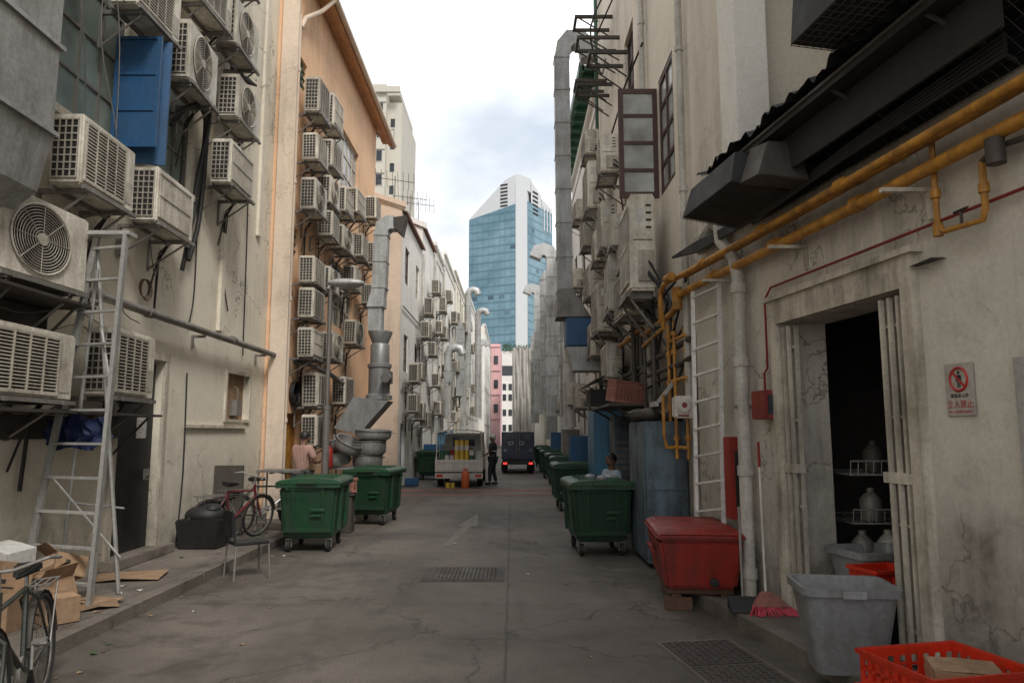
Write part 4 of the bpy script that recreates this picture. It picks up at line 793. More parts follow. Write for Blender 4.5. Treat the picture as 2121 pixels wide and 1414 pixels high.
text(o,'関係者以外',.036,MW@Matrix.Translation((0,-.065,.006)),'blackink'); text(o,'立入禁止',.064,MW@Matrix.Translation((0,-.138,.006)),'redink'); text(o,'NO ADMITTANCE',.028,MW@Matrix.Translation((0,-.18,.006)),'redink')
# ------------------------------------------------------------------ wheeled bins
def make_bin():
    o=thing('wheeled_bin',(0,-60,0),'x','bin')
    b=MB()
    def ring(w,d,z): return [(-w,-d,z),(w,-d,z),(w,d,z),(-w,d,z)]
    b.hexa(ring(.37,.50,.2),ring(.44,.60,.98)); part(o,'bin_body',b,'green',bevel=.04)
    r=MB(); r.box(-.48,.48,-.65,.65,.965,1.02)
    for y in (-.3,.3):
        r.hexa([(-.45,y-.02,.3),(-.39,y-.02,.3),(-.39,y+.02,.3),(-.45,y+.02,.3)],[(-.475,y-.02,.965),(-.43,y-.02,.965),(-.43,y+.02,.965),(-.475,y+.02,.965)])
        r.hexa([(.39,y-.02,.3),(.45,y-.02,.3),(.45,y+.02,.3),(.39,y+.02,.3)],[(.43,y-.02,.965),(.475,y-.02,.965),(.475,y+.02,.965),(.43,y+.02,.965)])
    for x in (-.22,.22): r.hexa([(x-.02,-.535,.3),(x+.02,-.535,.3),(x+.02,-.5,.3),(x-.02,-.5,.3)],[(x-.025,-.62,.965),(x+.025,-.62,.965),(x+.025,-.58,.965),(x-.025,-.58,.965)])
    r.tube([(-.3,-.66,.98),(-.3,-.72,.95),(.3,-.72,.95),(.3,-.66,.98)],.016,6); r.hexa([(-.36,-.57,.3),(.36,-.57,.3),(.36,-.5,.3),(-.36,-.5,.3)],[(-.36,-.575,.36),(.36,-.575,.36),(.36,-.5,.36),(-.36,-.5,.36)])
    for x in (-.49,.49): r.cyl((x-.04*(1 if x<0 else -1),0,.86),(x+.06*(1 if x>0 else -1),0,.86),.03,n=10)
    part(o,'rim',r,'green',bevel=.006)
    l=MB(); n=10; pr=[]
    for i in range(n+1): a=math.pi*i/n; pr.append((-.49*math.cos(a),1.022+.085*math.sin(a)**.6 if 0<i<n else 1.022))
    vs=[(x,-.66,z) for x,z in pr]+[(x,.68,z) for x,z in pr]; k=n+1
    l.add(vs,[tuple(range(k)),tuple(range(2*k-1,k-1,-1))]+[(i,k+i,k+i+1,i+1) for i in range(n)]+[(0,n,2*k-1,k)])
    for y in (-.35,0,.35): l.box(-.33,.33,y-.02,y+.02,1.09,1.118)
    l.box(-.16,.16,-.70,-.655,1.03,1.07); l.box(-.42,-.2,.64,.72,1.0,1.07); l.box(.2,.42,.64,.72,1.0,1.07); part(o,'lid',l,'greenl',bevel=.008)
    m_=MB(); m_.box(.05,.26,-.596,-.57,.62,.66); m_.box(.05,.2,-.588,-.56,.54,.57); part(o,'printed_mark',m_,'greenl',smooth=0)
    for x in (-.3,.3):
        for y in (-.42,.42):
            w=MB(); w.cyl((x-.025,y,.09),(x+.025,y,.09),.09,n=16); w.cyl((x-.03,y,.09),(x+.03,y,.09),.03,n=8); part(o,'wheel',w,'blackrub')
            f=MB(); f.box(x-.045,x+.045,y-.05,y+.05,.185,.2); f.box(x-.045,x-.035,y-.03,y+.03,.07,.19); f.box(x+.035,x+.045,y-.03,y+.03,.07,.19); part(o,'castor_fork',f,'steel')
    return o
bm_=make_bin(); GB='green wheeled bins along the alley'
for x,y,rz,lb in [(-3.12,11.75,.06,'green four-wheeled refuse bin beside the chair'),(-2.78,14.95,-.10,'green four-wheeled refuse bin beside the cooking pots'),(1.3,11.4,.05,'green four-wheeled refuse bin with rubbish on the lid'),(1.42,17.5,.02,'green four-wheeled refuse bin beside the blue cabinet'),(1.6,22,-.03,None),(1.65,25.5,.04,None),(1.6,29.5,0,None),(1.65,34,.05,None),(1.6,39,0,None),(-3.0,33.2,.1,None),(-3.2,28.5,0,None)]:
    c=dup(bm_,(x,y,0),rz); setp(c,lb or 'green four-wheeled refuse bin parked against the wall','bin',GB)
kill(bm_)
m_=MB()
for i in range(5): m_.ball((1.3+R.uniform(-.1,.3),11.1+R.uniform(-.2,.3),1.12),(.09,.1,.05),8)
solo('rubbish_bags',m_,'grey','crumpled rubbish bags on top of the green bin','rubbish',loc=(1.3,11.2,1.1))
# ------------------------------------------------------------------ bicycles
def bicycle(loc,rz,tilt,fm,label,basket=False):
    o=thing('bicycle',loc,label,'bicycle'); o.rotation_euler=(0,tilt,rz)
    f=MB()
    hub_r=(0,-.52,.34); hub_f=(0,.56,.34); bb_=(0,-.07,.29); st=(0,-.2,.78); hd2=(0,.42,.66)
    for a,b_,r_ in ((bb_,st,.017),(st,(0,.38,.76),.016),(bb_,hd2,.019),((0,.365,.86),(0,.43,.62),.02)): f.tube([a,b_],r_,7)
    for s2 in (-.05,.05): f.tube([(0,-.07,.29),(s2,-.15,.3),(s2,hub_r[1],hub_r[2])],.010,6); f.tube([(0,-.2,.76),(s2,-.26,.7),(s2,hub_r[1],hub_r[2])],.009,6); f.tube([(0,.43,.62),(s2,.45,.58),(s2,.5,.45),(s2,hub_f[1],hub_f[2])],.012,6)
    part(o,'frame',f,fm)
    for c in (hub_r,hub_f):
        w=MB(); w.torus(c,.322,.024,'x',32,7); wo=part(o,'wheel',w,'blackrub')
        w=MB(); w.torus(c,.296,.008,'x',32,5); w.cyl((-.05,c[1],c[2]),(.05,c[1],c[2]),.018,n=8)
        for i in range(18):
            a=2*math.pi*i/18; w.tube([(.02 if i%2 else -.02,c[1],c[2]),(0,c[1]+.30*math.cos(a),c[2]+.30*math.sin(a))],.0018,3)
        part(wo,'rim',w,'steel')
        w=MB(); pts=[(0,c[1]+.358*math.cos(a),c[2]+.358*math.sin(a)) for a in [rad(x) for x in range(10,181,17)]]; w.sweep(pts,[(-.026,-.002),(.026,-.002),(.026,.002),(-.026,.002)],(1,0,0)); part(o,'mudguard',w,'dsteel')
    s_=MB(); s_.hexa([(-.02,.02,.87),(.02,.02,.87),(.085,-.27,.87),(-.085,-.27,.87)],[(-.02,.02,.90),(.02,.02,.90),(.085,-.27,.94),(-.085,-.27,.94)]); part(o,'saddle',s_,'black',bevel=.015)
    s_=MB(); s_.tube([(0,-.2,.78),(0,-.22,.88)],.013); part(o,'seat_post',s_,'alu')
    s_=MB(); s_.tube([(0,.37,.84),(0,.36,.98)],.013); s_.tube([(-.28,.18,1.0),(-.24,.3,1.02),(-.08,.37,.98),(.08,.37,.98),(.24,.3,1.02),(.28,.18,1.0)],.011); part(o,'handlebar',s_,'steel')
    s_=MB(); s_.cyl((-.012,-.07,.29),(.012,-.07,.29),.09,n=18); s_.tube([(.05,-.07,.29),(.05,-.02,.13)],.01); s_.box(.05,.13,-.05,.01,.115,.135); s_.tube([(-.05,-.07,.29),(-.05,-.12,.45)],.01); s_.box(-.13,-.05,-.15,-.09,.44,.46)
    s_.tube([(.0,-.07,.375),(.0,-.52,.375)],.005,4); s_.tube([(.0,-.07,.205),(.0,-.52,.30)],.005,4); part(o,'pedals_and_chain',s_,'steel')
    s_=MB()
    for x in (-.07,-.025,.025,.07): s_.tube([(x,-.28,.74),(x,-.78,.74)],.006,5)
    for y in (-.3,-.5,-.76): s_.tube([(-.075,y,.74),(.075,y,.74)],.006,5)
    for x in (-.07,.07): s_.tube([(x,-.72,.74),(x*.8,-.52,.34)],.006,5)
    part(o,'rack',s_,'steel')
    if basket:
        s_=MB()
        for z in (.78,.88,.98): s_.tube([(-.15,.45,z),(.15,.45,z),(.17,.72,z),(-.17,.72,z),(-.15,.45,z)],.006,4)
        for i in range(7): s_.tube([(-.15+.05*i,.45,.78),(-.15+.05*i,.45,.99)],.004,4); s_.tube([(-.17+.056*i,.72,.78),(-.17+.056*i,.72,.99)],.004,4)
        part(o,'basket',s_,'steel')
    return o
bicycle((-3.06,4.76,0.01),rad(200),rad(5),'bikeblk','old dark bicycle with rear rack standing by the kerb')
bicycle((-4.42,11.6,.12),rad(-24),rad(9),'bikered','dark red bicycle leaning by the cream wall')
bicycle((-4.15,12.5,.12),rad(-50),rad(-7),'bikeblk','black bicycle parked behind the green bin',True)
# ------------------------------------------------------------------ chair
o=thing('chair',(-3.32,9.35,0),'metal framed chair with dark seat at the kerb','chair',rot=rad(38))
m_=MB(); m_.box(-.22,.22,-.2,.2,.42,.455); part(o,'seat',m_,'blackrub',bevel=.015)
for x,y in ((.2,-.18),(.2,.18),(-.2,-.18),(-.2,.18)): m_=MB(); m_.tube([(x*1.1,y*1.1,0),(x,y,.42)],.012,7); part(o,'leg',m_,'steel')
m_=MB(); m_.tube([(-.21,-.18,.42),(-.25,-.18,.82),(-.25,.18,.82),(-.21,.18,.42)],.014,7); m_.hexa([(-.25,-.17,.52),(-.23,-.17,.52),(-.23,.17,.52),(-.25,.17,.52)],[(-.27,-.17,.84),(-.25,-.17,.84),(-.25,.17,.84),(-.27,.17,.84)]); part(o,'backrest',m_,'black')
# ------------------------------------------------------------------ cardboard boxes
def cbox(loc,s,rot,label,open_=True,white=False):
    o=thing('cardboard_box',loc,label,'box','cardboard boxes piled by the wall'); o.rotation_euler=rot
    m_=MB(); a,b_,c=s[0]/2,s[1]/2,s[2]; t_=.006; mt='paper' if white else 'card'
    m_.box(-a,a,-b_,b_,0,t_); m_.box(-a,-a+t_,-b_,b_,t_,c); m_.box(a-t_,a,-b_,b_,t_,c); m_.box(-a+t_,a-t_,-b_,-b_+t_,t_,c); m_.box(-a+t_,a-t_,b_-t_,b_,t_,c)
    part(o,'box_body',m_,mt,smooth=0)
    for sx in (-1,1):
        f=MB(); q=R.uniform(.3,.9) if open_ else 0.02; e=.13 if open_ else -a*.98
        f.hexa([(sx*a,-b_+.01,c),(sx*a,b_-.01,c),(sx*(a-.004),b_-.01,c),(sx*(a-.004),-b_+.01,c)],[(sx*(a+e),-b_+.01,c+q*.15),(sx*(a+e),b_-.01,c+q*.15),(sx*(a+e-.004),b_-.01,c+q*.15+.005),(sx*(a+e-.004),-b_+.01,c+q*.15+.005)]); part(o,'flap',f,mt,smooth=0)
    m_=MB(); m_.box(-a*.4,a*.3,-b_-.0015,-b_-.0005,c*.3,c*.38); m_.box(-a*.4,-a*.1,-b_-.0015,-b_-.0005,c*.5,c*.7); part(o,'printed_mark',m_,'blackink',smooth=0); return o
cbox((-4.65,7.05,.12),(.46,.38,.34),(0,0,.3),'open brown cardboard box with printed mark'); cbox((-4.75,7.0,.48),(.36,.3,.26),(.1,.15,-.3),'white carton tipped on the pile',False,True)
cbox((-4.3,7.0,.16),(.38,.32,.25),(.12,-.25,-.5),'brown cardboard box tipped on its side'); cbox((-4.45,6.45,.12),(.42,.36,.28),(0,0,.1),'brown cardboard box on the pavement',False); cbox((-4.5,6.65,.42),(.34,.28,.2),(.2,.2,.6),'small brown carton on top of the pile')
cbox((-4.45,7.4,.38),(.3,.26,.2),(-.3,.3,.9),'brown carton leaning on the pile'); cbox((-4.1,6.75,.13),(.36,.28,.22),(0,0,-.7),'brown cardboard box beside the pile',False)
for (x,y,w,d_,r_) in ((-4.45,8.7,.75,.5,.2),(-4.15,7.45,.5,.3,-.4),(-4.0,7.25,.35,.25,.6)):
    m_=MB(); m_.add([(-w/2,-d_/2,0),(0,-d_/2,.03),(w/2,-d_/2,.008),(-w/2,d_/2,.01),(0,d_/2,.02),(w/2,d_/2,.03)]+[(-w/2,-d_/2,.006),(0,-d_/2,.036),(w/2,-d_/2,.014),(-w/2,d_/2,.016),(0,d_/2,.026),(w/2,d_/2,.036)],[(0,3,4,1),(1,4,5,2),(6,7,10,9),(7,8,11,10),(0,1,7,6),(1,2,8,7),(3,9,10,4),(4,10,11,5)]); solo('flattened_cardboard',m_,'card','flattened piece of cardboard lying on the pavement','cardboard','flattened cardboard',loc=(x,y,.128),world=False,rot=r_,smooth=0)
for i in range(48):
    x=R.choice([R.uniform(-3.65,-3.2),R.uniform(-4.7,-3.9),R.uniform(-2.5,1.5)]); y=R.uniform(5.5,13); z=.124 if x<-3.75 else .004
    m_=MB(); s2=R.uniform(.012,.04); m_.add([(-s2,-s2*.6,0),(s2,-s2*.5,.008),(s2*.8,s2*.7,.002),(-s2*.7,s2*.6,.012)],[(0,1,2,3)]); solo('litter',m_,R.choice(['paper','card','card','leaf','rust']),'small scrap of litter on the ground','litter','scraps of litter',loc=(x,y,z+.002),world=False,rot=R.uniform(0,6),smooth=0)
o=thing('plastic_tub',(-4.55,11.0,.12),'black plastic tub filled with dark bags','tub'); m_=MB(); m_.hexa([(-.28,-.25,0),(.28,-.25,0),(.28,.25,0),(-.28,.25,0)],[(-.33,-.3,.42),(.33,-.3,.42),(.33,.3,.42),(-.33,.3,.42)]); part(o,'tub_body',m_,'black',bevel=.02); m_=MB(); m_.ball((0,0,.46),(.3,.26,.16),14); m_.ball((.12,-.05,.56),(.12,.14,.08),10); part(o,'bag',m_,'cable')
m_=MB(); m_.hexa([(-4.95,12.2,.12),(-4.45,12.2,.12),(-4.45,12.24,.12),(-4.95,12.24,.12)],[(-4.98,12.3,1.25),(-4.5,12.3,1.25),(-4.5,12.34,1.25),(-4.98,12.34,1.25)]); solo('metal_board',m_,'dsteel','stained dark metal board leaning by the wall','board',loc=(-4.7,12.2,.12),smooth=0)
m_=MB(); nx,nz=18,10; g=[[None]*(nz+1) for _ in range(nx+1)]
for i in range(nx+1):
    for j in range(nz+1):
        u=i/nx;v=j/nz; g[i][j]=(-4.92+.66*u+.03*math.sin(9*v+5*u),7.68+.035*math.sin(u*23+v*5)+.03*math.sin(u*41-v*3)+.05*v,1.98-.36*v*(.55+.45*math.sin(2.6*u+.4))-.03*math.sin(u*11)-.08*abs(u-.5))
for i in range(nx):
    for j in range(nz): m_.quad([g[i][j],g[i+1][j],g[i+1][j+1],g[i][j+1]])
solo('hanging_tarpaulin',m_,'cloth','crumpled dark blue cloth hung beside the ladder','cloth',loc=(-4.5,7.7,1.6),smooth=30)
o=thing('water_pipe',(-4.8,10,3.35),'long grey steel pipe along the cream wall on brackets','pipe'); m_=MB(); m_.tube([(-4.8,4,3.4),(-4.8,11,3.36),(-4.8,15.4,3.34),(-4.5,15.9,3.3),(-4.4,17.4,3.2),(-4.2,18,3.0)],.055,12)
for y in (6.5,9.4,12.3): m_.cyl((-4.8,y,3.37),(-4.8,y+.12,3.37),.072,n=12)
part(o,'pipe',m_,'steel',world=True)
for y in (8.3,11.2,14): m_=MB(); m_.box(-4.97,-4.78,y-.02,y+.02,3.26,3.3); m_.box(-5,-4.97,y-.02,y+.02,3.1,3.3); part(o,'pipe_bracket',m_,'steel',world=True)
def cables(lst,r,mat,label,name='wall_cable'):
    for p in lst:
        m_=MB(); P=[Vector(q) for q in p]; out=[]
        for i in range(len(P)-1):
            p0=P[max(0,i-1)];p1=P[i];p2=P[i+1];p3=P[min(len(P)-1,i+2)]
            for t_ in (0,.25,.5,.75): out.append(.5*((2*p1)+(-p0+p2)*t_+(2*p0-5*p1+4*p2-p3)*t_*t_+(-p0+3*p1-3*p2+p3)*t_**3))
        out.append(P[-1]); m_.tube(out,r,6); solo(name,m_,mat,label,'cable','cables on the walls',loc=p[0],smooth=70)
X=-4.93
cables([[(X,10.2,6.9),(X+.2,10.5,6.7),(X+.1,10.9,6.5),(X,11.0,5.6),(X+.05,10.7,4.9),(X,10.6,4.2)],[(X,10.0,6.2),(X+.2,10.4,6.8),(X+.1,10.95,6.6),(X,11.1,5.2),(X,10.8,4.4)],[(X,9.6,6.0),(X+.25,10.1,6.55),(X+.2,10.8,6.75),(X+.05,10.9,5.9),(X,10.8,5.0),(X+.1,10.5,4.5)],[(X,10.3,6.75),(X+.15,10.8,6.9),(X+.15,11.3,6.95)]],.035,'cable','thick black insulated cable looping down the cream wall')
cables([[(X-.04,13.2,6.1),(X-.04,13.25,5),(X-.04,13.3,3.2)],[(X-.04,11.1,5.5),(X-.03,11.12,4),(X-.04,11.0,3.4)],[(X-.04,11.05,2.7),(X-.04,11.1,1.2),(X-.04,11.0,.2)],[(X-.04,12.3,5.6),(X-.04,12.2,4.6),(X-.04,12.5,3.9)]],.012,'cable','thin black cable running down the cream wall')
cables([[(X,7.3,7.6),(X+.15,7.6,6.2),(X+.05,7.9,5.2)],[(X,8.2,7.8),(X+.1,8.0,6.4),(X+.2,8.3,5.3),(X,8.5,4.9)],[(X+.1,7.0,7.4),(X+.3,8.0,6.9),(X+.2,9.0,7.2)],[(X,6.6,4.3),(X+.1,7.3,4.1),(X,8.1,4.25),(X,9.4,4.9)],[(X,6.2,3.1),(X+.15,6.9,2.95),(X+.05,8.0,3.15),(X,9.1,2.95)],[(X,6.0,3.0),(X+.1,7.2,2.8),(X,8.3,3.0),(X+.1,8.6,2.2)],[(X+.1,8.9,4.3),(X,9.0,3.4),(X+.1,9.3,3.2)],[(X+.3,7.4,7.9),(X+.35,7.9,6.6),(X+.3,8.1,5.3)],[(X+.2,9.2,4.35),(X+.1,9.6,3.9),(X,9.9,4.2)]],.007,'cableg','thin grey cable hanging loosely on the cream wall')
m_=MB()
for i in range(5): m_.torus((-4.94+.006*i,9.55+.01*i,3.72-.006*i),.12+.006*i,.005,'x',24,4)
solo('wire_coil',m_,'rust','coil of wire hanging on a nail on the wall','wire',loc=(-4.95,9.55,3.72))
X=2.3
cables([[(X,10.0,3.9),(X-.1,11,3.75),(X,12.5,3.9),(X-.05,14,3.7),(X,18,3.85)],[(X,9.6,3.2),(X-.1,10.3,2.9),(X,11.5,3.0),(X-.05,13,2.8),(X,16,2.95)],[(X,14,8.2),(X-.1,14.3,7),(X,14.2,5.6),(X-.1,14.5,4.2)],[(X,17.8,12),(X-.3,16.5,11.2),(X,15.4,11.6)],[(X,12,8.6),(X-.2,13,8.2),(X,14.4,8.7),(X-.1,16,8.3)],[(X,11.4,5.4),(X-.05,11.5,4.6),(X,11.3,2.5)],[(X,12.2,7.2),(X-.12,12.6,6.0),(X,12.4,3.8)],[(X,15.2,12),(X-.5,15.6,11.0),(X-.2,16.2,10.2),(X,16.8,10.9)],[(X,9.5,2.8),(X-.08,9.9,2.4),(X,10.6,2.6),(X-.1,12,2.5)],[(X,9.3,3.9),(X-.12,9.8,3.1),(X-.05,10.2,3.7),(X-.1,10.9,3.0)]],.02,'cable','black cable strung along the beige wall')
for y,z,l in ((15.0,12.2,1.0),(16.2,11.6,.9),(15.2,10.5,.95),(16.4,10.0,.85),(17.4,10.6,.8),(14.2,9.6,.8),(13.6,12.4,.95)):
    m_=MB(); m_.box(2.4-l,2.4,y-.03,y+.03,z,z+.07); m_.box(2.4-l,2.4,y+.55,y+.61,z,z+.07); m_.box(2.4-l,2.4-l+.06,y+.03,y+.55,z+.005,z+.065); m_.tube([(2.38,y,z-.5),(2.4-l+.1,y,z)],.018,5); m_.tube([(2.38,y+.58,z-.5),(2.4-l+.1,y+.58,z)],.018,5)
    solo('steel_bracket',m_,'dsteel','empty rusty steel equipment bracket high on the beige wall','bracket','empty brackets on the beige wall',loc=(2.4,y,z),smooth=0)
for y,mm in ((12.1,'whitep'),(9.4,'whitep'),(18.7,'greenp')):
    m_=MB(); m_.tube([(2.3,y,16),(2.3,y,2.0)],.05,8)
    for z in range(3,16,2): m_.cyl((2.3,y,z),(2.3,y,z+.07),.065,n=8)
    solo('drainpipe',m_,mm,'drainpipe with collars running down the beige wall','drainpipe','drainpipes on the beige wall',loc=(2.3,y,2))
# ------------------------------------------------------------------ cabinets right side
o=thing('metal_cabinet',(2.1,11,0),'tall stained blue-grey metal cabinet with streaked doors','cabinet'); m_=MB(); m_.box(1.82,2.38,9.95,11.3,.06,1.95); part(o,'cabinet_body',m_,'bluegrey',world=True,bevel=.01)
for ya in (10.0,10.65): m_=MB(); m_.box(1.805,1.818,ya,ya+.6,.12,1.9); part(o,'door',m_,'bluegrey',world=True)
m_=MB(); m_.box(1.86,2.34,9.935,9.948,.12,1.0); m_.box(1.86,2.34,9.935,9.948,1.03,1.9); part(o,'panel',m_,'bluegrey',world=True)
o=thing('metal_cabinet',(2,16.4,0),'light blue painted metal cabinet against the wall','cabinet'); m_=MB(); m_.box(1.75,2.38,15.6,16.9,.06,2.3); part(o,'cabinet_body',m_,'bluelight',world=True,bevel=.01)
for xx in (1.8,2.08): m_=MB(); m_.box(xx,xx+.25,15.585,15.598,.15,2.2); part(o,'door',m_,'bluelight',world=True)
o=thing('metal_cabinet',(2,13.2,0),'grey metal cabinet with louvred door against the wall','cabinet'); m_=MB(); m_.box(1.95,2.38,13.9,14.6,.06,2.1); part(o,'cabinet_body',m_,'bluegrey',world=True,bevel=.01); m_=MB()
for i in range(10): m_.box(1.98,2.35,13.88,13.898,.5+i*.12,.56+i*.12)
part(o,'louvres',m_,'steel',world=True)
m_=MB(); rr=random.Random(8)
for i in range(11): m_.ball((2.08+rr.uniform(-.22,.22),10.4+rr.uniform(-.3,.6),2.0+rr.uniform(0,.1)),(rr.uniform(.1,.2),rr.uniform(.12,.25),rr.uniform(.05,.1)),10)
solo('cloth_bundle',m_,'dsteel','dirty grey cloth bundle piled on the cabinet','bundle',loc=(2.1,10.8,1.95),smooth=80)
m_=MB(); m_.hexa([(2.02,9.9,2.2),(2.3,9.9,2.55),(2.3,9.93,2.55),(2.02,9.93,2.2)],[(1.98,9.9,2.23),(2.26,9.9,2.58),(2.26,9.93,2.58),(1.98,9.93,2.23)]); m_.box(1.95,2.0,9.9,10.3,2.15,2.22); solo('metal_tray',m_,'alu','thin metal tray propped up beside the wall','tray',loc=(2.1,9.9,2.2),smooth=0)
def crate(name,loc,s,rot,mat,label,cols=7,rows=3,cat='crate'):
    o=thing(name,loc,label,cat); o.rotation_euler=rot; a,b_,c=s[0]/2,s[1]/2,s[2]; t_=.012
    m_=MB(); m_.box(-a+t_,a-t_,-b_+t_,b_-t_,0,.012)
    for (ux,L,fx) in (('x',a,b_),('y',b_,a)):
        for sg in (-1,1):
            def bx(u0,u1,z0,z1,th=t_):
                p0,p1=sg*fx,sg*(fx-th)
                (m_.box(u0,u1,p0,p1,z0,z1) if ux=='x' else m_.box(p0,p1,u0,u1,z0,z1))
            LL=L if ux=='x' else L-t_
            bx(-LL,LL,0,.05); bx(-LL,LL,c-.05,c)
            for i in range(cols+1): u=-LL+2*LL*i/cols; bx(max(-LL,u-.018),min(LL,u+.018),.05,c-.05)
            for j in range(1,rows): z=.05+(c-.1)*j/rows; bx(-LL,LL,z-.008,z+.008,t_*.8)
    part(o,'crate_walls',m_,mat,smooth=0)
    m_=MB(); e=.018
    m_.box(-a-e,a+e,-b_-e,-b_,c-.022,c+.004); m_.box(-a-e,a+e,b_,b_+e,c-.022,c+.004); m_.box(-a-e,-a,-b_,b_,c-.022,c+.004); m_.box(a,a+e,-b_,b_,c-.022,c+.004); part(o,'rim',m_,mat,smooth=0); return o
crate('plastic_crate',(1.86,12.0,2.28),(.52,.45,.36),(.1,.12,.2),'pinkcrate','faded red plastic basket stacked on a shelf',8,4)
crate('plastic_crate',(1.7,14.2,2.3),(.42,.4,.32),(0,0,.1),'black','black plastic basket on the wall shelf',8,4)
m_=MB(); m_.box(1.55,2.4,11.6,14.6,2.22,2.26)
for y in (11.8,13,14.4): m_.tube([(2.38,y,1.8),(1.65,y,2.22)],.02,5)
solo('wall_shelf',m_,'dsteel','rusty steel wall shelf holding plastic baskets','shelf',loc=(2,13,2.2))
crate('plastic_crate',(-3.1,13.5,.72),(.5,.36,.24),(0,0,.2),'pinkcrate','faded orange plastic crate on a stand between the bins',7,3)
m_=MB(); m_.box(-3.3,-2.9,13.36,13.66,.0,.70); m_.box(-3.35,-2.85,13.33,13.69,.66,.705); solo('storage_box',m_,'dsteel','dark box standing between the bins under a crate','box',loc=(-3.1,13.5,0),bevel=.01)
o=thing('cooler_box',(2.0,8.3,.0),'large dirty red plastic cooler box with lid on a low dolly','cooler'); o.rotation_euler=(0,0,rad(-5))
m_=MB(); m_.hexa([(-.36,-.62,.2),(.36,-.62,.2),(.36,.6,.2),(-.36,.6,.2)],[(-.43,-.68,.70),(.43,-.68,.70),(.43,.66,.70),(-.43,.66,.70)]); part(o,'box_body',m_,'red',bevel=.035)
m_=MB(); m_.box(-.46,.46,-.71,.69,.705,.745); m_.hexa([(-.45,-.70,.745),(.45,-.70,.745),(.45,.68,.745),(-.45,.68,.745)],[(-.38,-.62,.80),(.38,-.62,.80),(.38,.6,.80),(-.38,.6,.80)]); part(o,'lid',m_,'red',bevel=.02)
m_=MB(); m_.cyl((.12,-.655,.28),(.12,-.70,.28),.045,n=16); m_.cyl((.12,-.70,.28),(.12,-.72,.28),.025,n=10); part(o,'drain_plug',m_,'blackrub')
m_=MB(); m_.box(-.34,.34,-.55,.5,.14,.195); m_.box(-.3,-.2,-.58,.5,.03,.14); m_.box(.2,.3,-.58,.5,.03,.14); m_.box(-.38,-.1,-.66,-.58,.0,.12); part(o,'dolly',m_,'rust',bevel=.008)
m_=MB(); m_.hexa([(-.46,-.2,.5),(-.43,-.2,.5),(-.43,.2,.5),(-.46,.2,.5)],[(-.48,-.2,.56),(-.44,-.2,.56),(-.44,.2,.56),(-.48,.2,.56)]); part(o,'handle',m_,'red')
def tub(loc,rz,mat,label,s=1.0):
    o=thing('rubbish_tub',loc,label,'bin'); o.rotation_euler=(0,0,rz); o.scale=(s,s,s)
    m_=MB(); H=.6
    def rr_(a,b_,z,r=.07,n=4):
        p=[]
        for cx,cy,a0 in ((a-r,b_-r,0),(-a+r,b_-r,90),(-a+r,-b_+r,180),(a-r,-b_+r,270)):
            for i in range(n+1): t_=rad(a0+90*i/n); p.append((cx+r*math.cos(t_),cy+r*math.sin(t_),z))
        return p
    rs=[rr_(.23,.17,0),rr_(.235,.175,.03),rr_(.31,.25,H-.06),rr_(.335,.275,H-.055),rr_(.34,.28,H),rr_(.31,.25,H),rr_(.30,.24,H-.03),rr_(.225,.165,.03)]
    n=len(rs[0]); vs=[v for q in rs for v in q]; fs=[tuple(range(n-1,-1,-1))]
    for k in range(len(rs)-1):
        for i in range(n): fs.append((k*n+i,k*n+(i+1)%n,(k+1)*n+(i+1)%n,(k+1)*n+i))
    fs.append(tuple(range((len(rs)-1)*n,len(rs)*n))); m_.add(vs,fs); part(o,'tub_body',m_,mat,smooth=50)
    for sg in (-1,1): m_=MB(); m_.box(-.08,.08,sg*.285,sg*.30,H-.06,H-.01); part(o,'handle',m_,mat,smooth=0,bevel=.004)
    return o
tub((2.40,5.45,.12),rad(-8),'grey','grey plastic bin standing open on the pavement',1.0)
tub((3.3,6.75,.13),rad(10),'grey','grey plastic bin just inside the dark doorway',1.05)
crate('plastic_crate',(3.05,6.15,.45),(.4,.3,.25),(0,.0,.3),'crate','bright red plastic crate in the doorway',6,2)
m_=MB(); m_.box(2.85,3.25,5.98,6.32,.13,.44); solo('storage_box',m_,'black','dark storage box supporting the red crate','box',loc=(3.05,6.15,.13),bevel=.01)
crate('plastic_crate',(2.42,4.27,.13),(.66,.56,.2),(0,0,rad(10)),'crate','orange-red plastic crate at the bottom of the stack',8,2)
crate('plastic_crate',(2.43,4.26,.335),(.66,.56,.2),(0,0,rad(13)),'crate','orange-red plastic crate holding cardboard',8,2)
cbox((2.5,4.2,.36),(.34,.24,.16),(.06,0,-.3),'piece of brown cardboard carton inside the red crate',False)
o=thing('broom',(2.42,7.15,.13),'broom with pink-red bristles and white pole against the wall','broom')
m_=MB(); m_.tube([(2.42,7.15,.28),(2.50,7.42,1.45)],.012,8); part(o,'pole',m_,'whitep',world=True); m_=MB(); m_.tube([(2.50,7.42,1.45),(2.515,7.47,1.7)],.015,8); part(o,'grip',m_,'redp',world=True)
m_=MB(); m_.hexa([(2.25,7.0,.18),(2.6,6.98,.18),(2.6,7.05,.18),(2.25,7.07,.18)],[(2.36,7.08,.3),(2.48,7.08,.3),(2.48,7.14,.3),(2.36,7.14,.3)]); part(o,'broom_head',m_,'pinkcrate',world=True,bevel=.01)
m_=MB(); rr=random.Random(4)
for i in range(90): x=2.25+.35*rr.random(); m_.tube([(x,7.02+rr.uniform(-.02,.02),.19),(x+(x-2.42)*.45+rr.uniform(-.02,.02),6.93+rr.uniform(-.05,.05),.127)],.004,3)
part(o,'bristles',m_,'broom',world=True)
